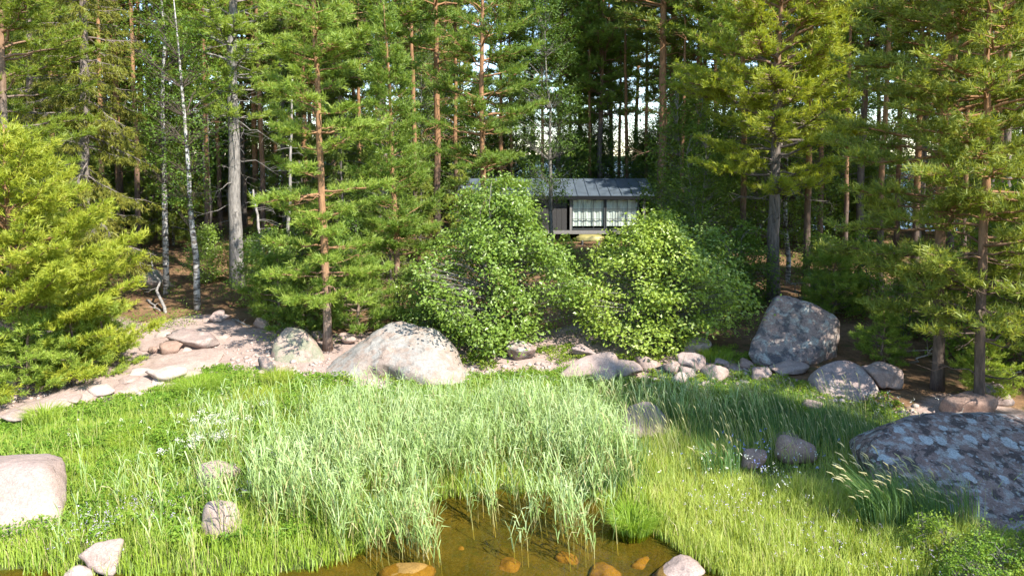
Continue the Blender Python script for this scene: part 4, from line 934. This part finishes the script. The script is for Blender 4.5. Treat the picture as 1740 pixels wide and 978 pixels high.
        part('curtain', curt, 'curtain', w)
    for i, x in enumerate((X0 + .1, .2, 2.6, 5.0, X1 - .1)):
        for yy in (Y0 + .05, Y1 - .3):
            part('stilt', lambda a: a.box(x - .08, x + .08, yy, yy + .16, float(ground(x, yy)) - .3, zf - .182), 'darkwood')
    part('skirt_beam', lambda a: a.box(X0 - .05, X1 + .05, Y0 - .3, Y0 - .255, zf - .24, zf - .04), 'greywood')
    part('chimney', lambda a: (a.box(1.1, 1.55, 42.75, 43.2, 4.5, 5.35), a.box(1.05, 1.6, 42.7, 43.25, 5.352, 5.42)), 'fascia', rf)
cabin()
# yellow boat upside down under the window
def boat():
    a = Acc(); L, W, Hh = 1.55, .55, .3; n = 13; m_ = 9
    V = []
    for i in range(n):
        s = -1 + 2 * i / (n - 1); w = W * (1 - abs(s) ** 2.6) ** .6 + .02; h = Hh * (1 - .35 * abs(s) ** 3)
        for j in range(m_):
            t = math.pi * j / (m_ - 1); V.append((s * L / 2, -w / 2 * math.cos(t), h * math.sin(t) ** .7))
    T = []
    for i in range(n - 1):
        for j in range(m_ - 1):
            b_ = i * m_ + j; T += [(b_, b_ + 1, b_ + m_ + 1), (b_, b_ + m_ + 1, b_ + m_)]
    a.add(V, T); p = at(1003, 405, 38.6)
    e = bpy.data.objects.new('small_boat', None); COL.objects.link(e); e.location = p - np.array((0, 0, .1)); tag(e, 'small yellow boat hull lying upside down below the cabin windows', 'boat')
    link('hull', a.mesh('hull', True), e, M['yellow'])
    k = Acc(); k.box(-.62, .62, -.015, .015, .285, .33); link('keel', k.mesh('keel'), e, M['yellow'])
    for x in (-.45, .45):
        t = Acc(); zg = float(ground(p[0] + x, p[1])) - p[2] + .1; t.box(x - .04, x + .04, -.3, .3, zg - .1, .012); link('trestle', t.mesh('trestle'), e, M['greywood'])
boat()

# ------------------------------------------------------------------ meadow
def blades(name, X, Y, Hh, Wd, lean, V, mat, label, cat, segs=2, curl=.5, leandir=None, z=None, kind='stuff'):
    n = len(X); Z = (ground(X, Y) if z is None else z) - .02
    az = rng.uniform(0, 2 * math.pi, n); 
    L = np.abs(rng.normal(lean, lean * .6, n)) * Hh
    dx = np.cos(az) * L; dy = np.sin(az) * L
    if leandir is not None: dx += leandir[0] * Hh; dy += leandir[1] * Hh
    wa = rng.uniform(0, 2 * math.pi, n); wx = np.cos(wa) * Wd / 2; wy = np.sin(wa) * Wd / 2
    B = np.stack([X, Y, Z], 1); wv = np.stack([wx, wy, np.zeros(n)], 1)
    M1 = np.stack([X + dx * .3, Y + dy * .3, Z + Hh * .6], 1); Tp = np.stack([X + dx, Y + dy, Z + Hh * (1 - .25 * curl * np.minimum(1, L / Hh))], 1)
    Vx = np.stack([B - wv, B + wv, M1 + wv * .85, M1 - wv * .85, Tp], 1).reshape(-1, 3)
    i = np.arange(n)[:, None] * 5
    T = np.concatenate([i + np.array([[0, 1, 2]]), i + np.array([[0, 2, 3]]), i + np.array([[3, 2, 4]])])
    V = np.where(rng.random(n) < .05, 1.0, np.clip(V, 0, .92))
    me = mesh_tris(name, Vx, T, np.repeat(V, 5))
    return tag(link(name, me, None, M[mat]), label, cat, None, kind)

def sample(n, y0=9.6, y1=21, xr=.80):
    # uniform over the visible wedge
    y = np.sqrt(rng.uniform(y0 ** 2, y1 ** 2, n)); x = rng.uniform(-xr, xr, n) * y
    return x, y
def imgx(x, y): return 870 + x / y * FPX
X, Y = sample(520000)
s = Y - np.interp(X, SHX, SHY); e = meadow_edge(X) - Y + .35 * vnoise(X * 1.3, Y * 1.7)
px = imgx(X, Y)
sj = s + .22 * vnoise(X * 2.7, Y * 3.3 + 2) + .1 * vnoise(X * 8, Y * 7)
inside = (sj > -.05) & (e > -.15)
nz = vnoise(X * 1.1 + 5, Y * 1.1); nz2 = vnoise(X * 2.9, Y * 2.6 + 3)
# zones
low = .35 + .65 * sstep(.2, 3.0, e) 
clear = np.ones(len(X))
for bx_, by_, br_ in [(-3.3, 17.0, 1.2), (-1.2, 17.2, 1.0), (2.8, 14.6, .9), (5.5, 13.0, 1.3), (4.65, 12.8, .9), (7.8, 11.4, 1.5), (-6.1, 12.6, .7), (-5.3, 11.4, .7), (2.2, 17.6, 1.2), (4.6, 17.6, 1.6), (7.6, 17.0, 1.3)]:
    clear = np.minimum(clear, .3 + .7 * sstep(.4, 1.0, np.hypot(X - bx_, (Y - by_) * 1.2) / br_))
low = low * clear * (.62 + .75 * np.clip(.5 + .5 * vnoise(X * 2.3 + 7, Y * 2.1), 0, 1) ** 1.5)
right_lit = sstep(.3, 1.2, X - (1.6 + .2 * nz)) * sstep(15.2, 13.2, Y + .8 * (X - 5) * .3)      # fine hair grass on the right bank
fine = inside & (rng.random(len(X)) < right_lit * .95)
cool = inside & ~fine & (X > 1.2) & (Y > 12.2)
rest = inside & ~fine & ~cool
def pick(mask, frac): return np.nonzero(mask & (rng.random(len(mask)) < frac))[0]
i = pick(fine, .95); patch = .5 + .25 * nz[i]
blades('fine_grass', X[i], Y[i], low[i] * rng.uniform(.20, .42, len(i)) * (1 + .25 * nz[i]), rng.uniform(.007, .013, len(i)), .32, patch + rng.normal(0, .2, len(i)), 'grass_fine', 'fine pale green hair grass on the sunlit right bank', 'grass')
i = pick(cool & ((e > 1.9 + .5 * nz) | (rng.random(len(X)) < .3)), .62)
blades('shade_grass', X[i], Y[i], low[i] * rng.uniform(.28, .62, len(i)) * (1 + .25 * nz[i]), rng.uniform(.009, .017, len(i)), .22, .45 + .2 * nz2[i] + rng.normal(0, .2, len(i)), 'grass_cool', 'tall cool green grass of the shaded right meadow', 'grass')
i = pick(rest, .43)
blades('meadow_grass', X[i], Y[i], low[i] * rng.uniform(.14, .40, len(i)) * (1 + .3 * nz[i]), rng.uniform(.009, .016, len(i)), .30, .5 + .25 * nz2[i] + rng.normal(0, .2, len(i)), 'grass', 'bright green grass of the left and middle meadow', 'grass')
nw = 15000; xw, yw = sample(nw, 9.8, 17.5); sw = yw - np.interp(xw, SHX, SHY); ew = meadow_edge(xw) - yw
ok_ = (sw > .1) & (ew > .8) & (vnoise(xw * .9 + 2, yw * 1.1) > -.25); xw = xw[ok_]; yw = yw[ok_]; nw = len(xw)
blades('tall_wispy_grass', xw, yw, rng.uniform(.35, .75, nw), rng.uniform(.005, .009, nw), .35, rng.normal(.7, .25, nw), 'grass_fine', 'thin taller pale blades standing above the meadow grass', 'grass', leandir=(-.1, 0))
# leafy herbs
def herbs(name, mask_fn, n, mat, label, hmax=.45, leaf=.06):
    X, Y = sample(n); s = Y - np.interp(X, SHX, SHY); e = meadow_edge(X) - Y + .35 * vnoise(X * 1.3, Y * 1.7)
    nn = vnoise(X * 1.6 + 9, Y * 1.5 + 1); nf = vnoise(X * 4.1, Y * 3.7)
    m = mask_fn(X, Y, s, e, nn)
    X, Y, nn, nf = X[m], Y[m], nn[m], nf[m]; n = len(X)
    k = 10
    h = (hmax * (.55 + .35 * nn + .25 * nf)).clip(.1) * (.4 + .6 * sstep(.2, 2.5, meadow_edge(X) - Y))
    P = np.stack([np.repeat(X, k), np.repeat(Y, k), np.repeat(ground(X, Y), k)], 1)
    u = rng.uniform(.25, 1, n * k)
    P[:, 2] += np.repeat(h, k) * u; P[:, :2] += rng.normal(0, .045, (n * k, 2))
    Nn = np.stack([rng.normal(0, .45, n * k), rng.normal(-.1, .45, n * k), np.full(n * k, .8)], 1)
    V = np.clip(.42 + .3 * np.repeat(nf, k) + rng.normal(0, .22, n * k), 0, 1)
    Vx, T, vv = leaves_arrays(P, Nn, rng.uniform(.7, 1.3, n * k) * leaf, V, wr=.55)
    tag(link(name, mesh_tris(name, Vx, T, vv), None, M[mat]), label, 'herbs', None, 'stuff')
herbs('meadow_herbs', lambda X, Y, s, e, nn: (s > .6) & (e > -.35) & (X < 1.8 + .6 * nn) & ((nn > -.35) | (e < 1.0)) & ~((np.abs(X) < 3.2) & (e > 2.2)), 44000, 'herb', 'low leafy herbs mixed into the sunlit left meadow')
herbs('shade_herbs', lambda X, Y, s, e, nn: (s > 1) & (e > -.3) & (e < 3.0) & (X > 1.6) & (nn > -.5), 34000, 'herb', 'low leafy herbs of the shaded meadow below the tilted boulder', .38)
herbs('bank_herbs', lambda X, Y, s, e, nn: (e < .1) & (e > -3.0) & (X > -4.5) & (X < 9) & (nn > -.02 + .06 * np.abs(e)), 30000, 'herb', 'patchy low herbs between the shore stones and under the alder bushes', .5)
# forest undergrowth
def undergrowth():
    n = 20000
    y = rng.uniform(20.5, 44, n); x = rng.uniform(-.8, .8, n) * y
    nn = vnoise(x * .8 + 2, y * .8); m = (nn > .22) ; x = x[m]; y = y[m]; n = len(x); k = 7
    P = np.stack([np.repeat(x, k), np.repeat(y, k), np.repeat(ground(x, y), k)], 1); P[:, 2] += rng.uniform(.05, .38, n * k); P[:, :2] += rng.normal(0, .12, (n * k, 2))
    Nn = np.stack([rng.normal(0, .45, n * k), rng.normal(0, .45, n * k), np.full(n * k, .8)], 1)
    Vx, T, vv = leaves_arrays(P, Nn, rng.uniform(.05, .09, n * k), rng.uniform(.2, .9, n * k))
    tag(link('undergrowth', mesh_tris('undergrowth', Vx, T, vv), None, M['leaf_dim']), 'low berry shrubs covering the forest floor in patches', 'undergrowth', None, 'stuff')
undergrowth()

# reeds
def reeds():
    n = 4600
    poly = [(440, 915), (425, 870), (520, 800), (640, 765), (800, 742), (950, 738), (1040, 742), (1075, 790), (1095, 850), (1085, 890), (1010, 925), (900, 905), (770, 900), (735, 955), (560, 940)]
    W = np.array([water_pt(px_, py_ ) for px_, py_ in poly])
    x = rng.uniform(W[:, 0].min(), W[:, 0].max(), n); y = rng.uniform(W[:, 1].min(), W[:, 1].max(), n)
    ins = np.zeros(n, bool); j = len(W) - 1
    for i in range(len(W)):
        c = ((W[i, 1] > y) != (W[j, 1] > y)) & (x < (W[j, 0] - W[i, 0]) * (y - W[i, 1]) / (W[j, 1] - W[i, 1] + 1e-9) + W[i, 0]); ins ^= c; j = i
    nn = vnoise(x * 1.4 + 3, y * 1.2); s = y - np.interp(x, SHX, SHY)
    keep = ins & (rng.random(n) < np.where(s < .1, .20 + .55 * nn, .55 + .3 * nn) * sstep(0, 1, (2.9 - x) / 1.6 + .5 * nn) * sstep(-.2, 1, (x + 4.9) / 1.8 + .4 * nn))
    x = x[keep]; y = y[keep]
    # loose stems around
    ex = [(p[0] + rng.normal(0, .15), p[1] + rng.normal(0, .1)) for p in [water_pt(*q) for q in ((250, 975), (330, 985), (420, 955), (470, 960), (130, 975), (390, 930), (880, 930), (985, 935), (990, 940), (1015, 935), (1030, 930), (350, 900), (600, 950), (620, 955), (640, 955), (700, 950), (730, 958), (745, 955), (720, 940))] for _ in range(3)]
    x = np.concatenate([x, [p[0] for p in ex]]); y = np.concatenate([y, [p[1] for p in ex]])
    # sparse reeds out to the left meadow and the shade
    q = 420; xa = rng.uniform(-7.5, -3, q); ya = rng.uniform(11, 15.5, q); k_ = (rng.random(q) < sstep(-8, -3, xa)); x = np.concatenate([x, xa[k_]]); y = np.concatenate([y, ya[k_]])
    q = 120; xa = rng.uniform(1.2, 5.5, q); ya = rng.uniform(14.4, 16.4, q); x = np.concatenate([x, xa]); y = np.concatenate([y, ya])
    q = 200; xa = rng.uniform(-3.6, 2.2, q); ya = rng.uniform(14.4, 16.0, q); x = np.concatenate([x, xa]); y = np.concatenate([y, ya])
    n = len(x); z = np.maximum(ground(x, y), -.25) - .03
    H = rng.uniform(.75, 1.3, n) * np.where(y > 14.6, .75, 1) * (1 + .12 * vnoise(x * .8, y * .8))
    lx = rng.normal(-.10, .07, n) * H; ly = rng.normal(.02, .07, n) * H
    # stems
    wa = rng.uniform(0, 3.14, n); w = np.stack([np.cos(wa), np.sin(wa), 0 * wa], 1) * .0055
    B = np.stack([x, y, z], 1); Md = B + np.stack([lx * .35, ly * .35, H * .5], 1); Tp = B + np.stack([lx, ly, H * .95], 1)
    Vx = np.stack([B - w, B + w, Md + w * .8, Md - w * .8, Tp], 1).reshape(-1, 3); i = np.arange(n)[:, None] * 5
    T = np.concatenate([i + np.array([[0, 1, 2]]), i + np.array([[0, 2, 3]]), i + np.array([[3, 2, 4]])])
    tag(link('reed_stems', mesh_tris('reed_stems', Vx, T, np.repeat(np.clip(rng.normal(.5, .2, n), 0, 1), 5)), None, M['reed_stem']), 'straw-green stems of the dense reeds standing in the water', 'reeds', None, 'stuff')
    # leaves: blades rising then hanging, blown toward one side
    Vs = []; Ts = []; vv = []; off = 0
    for q in range(7):
        f = .36 + .64 * (q + rng.uniform(0, .9, n)) / 7
        b = B + (Tp - B) * f[:, None]
        az = rng.normal(math.pi * (1 if q % 2 else 0.0), 1.0, n); L = rng.uniform(.32, .66, n) * (1.1 - .35 * f)
        hx = np.cos(az); hy = np.sin(az)
        d1 = np.stack([hx * .34 - .05, hy * .34, np.full(n, .9)], 1); d2 = np.stack([hx * .62 - .12, hy * .5, rng.uniform(-.35, .95, n)], 1)
        m1 = b + d1 * L[:, None] * .5; t = m1 + d2 * L[:, None] * .6
        sd = np.stack([-hy, hx, 0 * hx], 1) * (rng.uniform(.012, .023, n) / 2)[:, None]
        sd = sd + np.stack([hx * .004, hy * .004, .004 + 0 * hx], 1)
        Vx = np.stack([b - sd * .5, b + sd * .5, m1 + sd, m1 - sd, t], 1).reshape(-1, 3)
        Vs.append(Vx); Ts.append(T + off); off += len(Vx); vv.append(np.repeat(np.where(rng.random(n) < .03 + .25 * (f < .45), 1.0, np.clip(.1 + .6 * f + .2 * vnoise(x * 1.1, y * 1.3 + 4) + rng.normal(0, .16, n), 0, .92)), 5))
    tag(link('reed_leaves', mesh_tris('reed_leaves', np.concatenate(Vs), np.concatenate(Ts), np.concatenate(vv)), None, M['reed']), 'pale blue-green leaves of the dense reeds', 'reeds', None, 'stuff')
reeds()

# grass tussocks, seed grass clumps: things of their own
def clump(name, loc, n, Hh, rad, lean, w, mat, label, cat, leandir=(0, 0), heads=False, group=None):
    az = rng.uniform(0, 6.28, n); rr = rad * np.sqrt(rng.random(n)); X = np.cos(az) * rr; Y = np.sin(az) * rr
    h = rng.uniform(.65, 1.1, n) * Hh; L = lean * h * rng.uniform(.5, 1.2, n)
    dx = np.cos(az) * L + leandir[0] * h; dy = np.sin(az) * L + leandir[1] * h
    wa = rng.uniform(0, 6.28, n); wv = np.stack([np.cos(wa), np.sin(wa), 0 * wa], 1) * w / 2
    B = np.stack([X, Y, -.03 + 0 * X], 1); M1 = B + np.stack([dx * .3, dy * .3, h * .62], 1); Tp = B + np.stack([dx, dy, h * (.95 - .2 * lean)], 1)
    Vx = np.stack([B - wv, B + wv, M1 + wv * .8, M1 - wv * .8, Tp], 1).reshape(-1, 3); i = np.arange(n)[:, None] * 5
    T = np.concatenate([i + np.array([[0, 1, 2]]), i + np.array([[0, 2, 3]]), i + np.array([[3, 2, 4]])])
    e = bpy.data.objects.new(name, None); COL.objects.link(e); e.location = loc; tag(e, label, cat, group)
    link('leaves', mesh_tris(name + '_leaves', Vx, T, np.repeat(np.clip(rng.normal(.5, .2, n), 0, 1), 5)), e, M[mat])
    if heads:
        k = max(10, n // 9); a = Acc()
        for j in range(k):
            t = Tp[j]; d = unit(Tp[j] - M1[j]); c0 = t; L2 = rng.uniform(.10, .17)
            pts = np.stack([c0 - d * .02, c0 + d * L2 * .4, c0 + (d + np.array((leandir[0], leandir[1], -.15))) * L2]); a.tube(pts, [.004, .012, .003], 4, False, float(np.clip(rng.normal(.5, .2), 0, 1)))
        link('seed_heads', a.mesh(name + '_seeds'), e, M['seed'])
    return e
for px_, py_, n, Hh, rad, lab in [(335, 672, 1500, .55, .45, 'round bright grass tussock at the edge of the sandy bank'), (470, 655, 700, .5, .3, 'grass tussock below the mossy-crowned boulder'), (232, 762, 800, .45, .4, 'grass tussock in the left meadow left of the white flowers'),
                             (75, 720, 500, .5, .3, 'grass tussock by the gravel below the bushy yellow pine'), (440, 690, 700, .5, .35, 'grass tussock in the meadow left of the huge boulder'), (1215, 612, 500, .45, .4, 'sunny grass patch above the row of shore stones'), (1075, 905, 900, .5, .3, 'drooping grass tussock on the water edge')]:
    clump('grass_tussock', gxy(px_, py_), n, Hh, rad, .75, .012, 'grass', lab, 'grass tussock', group='grass tussocks')
for px_, py_, n, Hh, ld, lab in [(1500, 900, 420, 1.15, (-.28, .0), 'tall seeding grass clump in front of the lichen-spotted boulder'), (1565, 905, 240, 1.1, (-.30, .05), 'seeding grass leaning over the lichen-spotted boulder face'), (1225, 812, 160, .8, (-.2, 0), 'seeding grass standing left of the round brown stones'),
                            (1625, 900, 160, .95, (-.3, .05), 'thin seeding grass before the lichen-spotted boulder, beside the leafy shrubs')]:
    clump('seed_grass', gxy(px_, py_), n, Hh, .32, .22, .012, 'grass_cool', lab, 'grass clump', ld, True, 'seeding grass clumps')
# seed heads standing through the shaded meadow
n = 380; xa = rng.uniform(2.2, 8.0, n); ya = rng.uniform(13.0, 16.0, n); a = Acc()
for i in range(n):
    z = float(ground(xa[i], ya[i])); h = rng.uniform(.6, 1.0); lx = -rng.uniform(.1, .3) * h
    b = np.array((xa[i], ya[i], z)); t = b + np.array((lx, rng.normal(0, .08), h))
    a.tube(np.stack([b, b + (t - b) * .55 + np.array((.03, 0, .03)), t]), [.003, .003, .002], 3, False, .3); 
    d = unit(t - b); a.tube(np.stack([t, t + d * .05 + np.array((-.01, 0, 0)), t + d * .12 + np.array((-.03, 0, -.02))]), [.003, .009, .002], 4, False, rng.random())
tag(link('seeding_grass', a.mesh('seeding_grass'), None, M['seed']), 'thin straw stalks with seed heads through the shaded meadow', 'grass', None, 'stuff')

# leafy shrubs in the bottom right corner
SH_P = [broadleaf('corner_shrub_%d' % i, 110 + i, .95, .55, .05, 120, 22, .055, 8, .012, lambda t: np.interp(t, [0, .4, .8, 1], [.7, 1, .8, .3]), 'bark_alder', 'herb', .13) for i in range(2)]
for px_, py_, sc, k, lab in [(1590, 962, .72, 0, 'yellow-green leafy shrub with pale tips in front of the lichen-spotted boulder'), (1680, 1000, .75, 1, 'leafy shrub second from the seeding grass in the bottom corner'), (1745, 985, .72, 0, 'leafy shrub cut off by the right picture edge in the bottom corner'), (1640, 1010, .6, 1, 'low leafy shrub at the bottom edge below the lichen-spotted boulder')]:
    plant_tree('leafy_shrub', SH_P[k], gxy(px_, py_), lab, 'shrub', 'leafy shrubs in the bottom corner', px_ * .01, sc, ('stems', 'crown'))

# flowers
def meadowsweet(px_, py_, nh, seed, lab):
    rg = np.random.default_rng(seed); l = gxy(px_, py_); e = bpy.data.objects.new('flowering_plant', None); COL.objects.link(e); e.location = l; tag(e, lab, 'flower', 'white flowering plants')
    a = Acc(); P = []; Nn = []
    tops = []
    for i in range(nh):
        az = rg.uniform(0, 6.28); r = rg.uniform(.1, .5); h = rg.uniform(.5, .8)
        t = np.array((math.cos(az) * r, math.sin(az) * r, h)); b = t * np.array((.4, .4, 0))
        a.tube(np.stack([b, (b + t) / 2 + rg.normal(0, .02, 3), t]), [.006, .005, .003], 4, False, .3); tops.append(t)
        for q in range(9):
            f = rg.uniform(.25, .85); P.append(b + (t - b) * f + rg.normal(0, .05, 3)); Nn.append((rg.normal(0, .5), rg.normal(0, .5), .8))
    link('stems', a.mesh('stems'), e, M['herb'])
    Vx, T, vv = leaves_arrays(np.array(P), np.array(Nn), rg.uniform(.06, .11, len(P)), rg.uniform(.1, .9, len(P)), rg); link('foliage', mesh_tris('foliage', Vx, T, vv), e, M['herb'])
    for t in tops:
        n = 60; o = rg.normal(0, .035, (n, 3)) * np.array((1.2, 1.2, .8)); Vx, T, vv = leaves_arrays(t + o, rg.normal(0, 1, (n, 3)), rg.uniform(.014, .026, n), rg.random(n), rg, .9)
        link('blossom', mesh_tris('blossom', Vx, T, vv), e, M['blossom'])
for i, (px_, py_, nh, lab) in enumerate([(350, 800, 7, 'creamy white flowering plant behind the sunlit meadow stone'), (385, 785, 6, 'creamy white flowering plant right of the densest white flower group'), (365, 765, 7, 'densest group of creamy white flowers in the left meadow'), (312, 785, 4, 'sparse white flowering plant left of the densest white flower group'), (415, 760, 3, 'few white flowers on the meadow side towards the reeds'), (300, 810, 2, 'lone pair of white flowers left of the sunlit meadow stone')]):
    meadowsweet(px_, py_, nh, 300 + i, lab)
def scatter_flowers(name, spots, mat, label, size=.016, per=5):
    P = []
    for (px_, py_, n, sp, h) in spots:
        p = gp(px_, py_)
        for i in range(n):
            x = p[0] + rng.normal(0, sp); y = p[1] + rng.normal(0, sp * .7)
            if y < np.interp(x, SHX, SHY): continue
            c = np.array((x, y, float(ground(x, y)) + h * rng.uniform(.7, 1.2)))
            for k in range(per): P.append(c + rng.normal(0, size * .9, 3))
    P = np.array(P); n = len(P); Nn = np.stack([rng.normal(0, .6, n), rng.normal(-.3, .6, n), np.full(n, .7)], 1)
    Vx, T, vv = leaves_arrays(P, Nn, rng.uniform(.7, 1.3, n) * size, rng.random(n), wr=.9)
    tag(link(name, mesh_tris(name, Vx, T, vv), None, M[mat]), label, 'flowers', None, 'stuff')
scatter_flowers('lilac_flowers', [(190, 900, 90, .5, .30), (260, 885, 60, .5, .30), (120, 930, 30, .3, .22), (440, 860, 50, .4, .4), (470, 800, 30, .4, .4), (1240, 880, 60, .5, .33), (1380, 930, 40, .7, .28), (1450, 950, 40, .6, .28), (1600, 985, 25, .4, .28)], 'lilac', 'tiny pale lilac flowers dotted through the grass')
scatter_flowers('blue_flowers', [(1300, 780, 12, .6, .45), (1260, 820, 14, .5, .4), (1240, 790, 8, .5, .4), (1340, 820, 8, .5, .35)], 'blueflower', 'small blue flowers in the shaded grass', .022)
scatter_flowers('white_flowers', [(700, 700, 30, 1.0, .5), (1290, 830, 60, .8, .45), (1500, 720, 30, .8, .4), (300, 740, 40, 1.0, .4)], 'blossom', 'scattered tiny white flowers in the meadow', .022)

# fallen sticks
def stick(p, q, r, lab, seed):
    rg = np.random.default_rng(seed); p = np.array(p); q = np.array(q); s = np.linspace(0, 1, 8); a = Acc()
    pts = (q - p) * s[:, None]; pts[1:-1] += rg.normal(0, .04, (6, 3)); a.tube(pts, r * (1 - .6 * s), 5)
    for i in range(6):
        f = rg.integers(2, 7); a.tube(np.stack([pts[f], pts[f] + rg.normal(0, .18, 3) + np.array((0, 0, .1))]), [r * .4, .003], 3, False)
    tag(link('fallen_branch', a.mesh('fallen_branch', True), None, M['deadwood'], p), lab, 'branch', 'fallen branches')
stick(gp(250, 512) + np.array((0, 0, .05)), gp(272, 535) + np.array((0, 0, .15)), .05, 'grey fallen branch on the litter near the birches', 1)
stick(gp(395, 545) + np.array((0, 0, .05)), gp(425, 560) + np.array((0, 0, .12)), .03, 'thin fallen branch on the litter above the sandy bank', 2)
stick(gp(1545, 620) + np.array((0, 0, .06)), at(1590, 590, 17.5), .03, 'bare pale dead branch leaning on the reddish pine', 3)
stick(gp(1620, 720) + np.array((0, 0, .06)), at(1650, 660, 16.2), .025, 'bare pale twig at the foot of the slender dark pine', 4)
stick(gp(1690, 640) + np.array((0, 0, .08)), gp(1735, 650) + np.array((0, 0, .3)), .05, 'mossy fallen branch behind the lichen-spotted boulder', 5)

# look-alikes that share a label are told apart by their order in the picture
by = {}
for o in bpy.data.objects:
    if o.parent is None and 'category' in o and o.location.y > 20 and 'label' in o: by.setdefault(o['label'], []).append(o)
ORD = {2: ('left one', 'right one'), 3: ('left one', 'middle one', 'right one'), 4: ('leftmost', 'second', 'third', 'rightmost')}
for lab, L in by.items():
    if len(L) in ORD:
        L.sort(key=lambda o: o.location.x / o.location.y)
        for o, w in zip(L, ORD[len(L)]):
            o['label'] = lab + ', ' + w if len(lab.split()) < 15 else lab
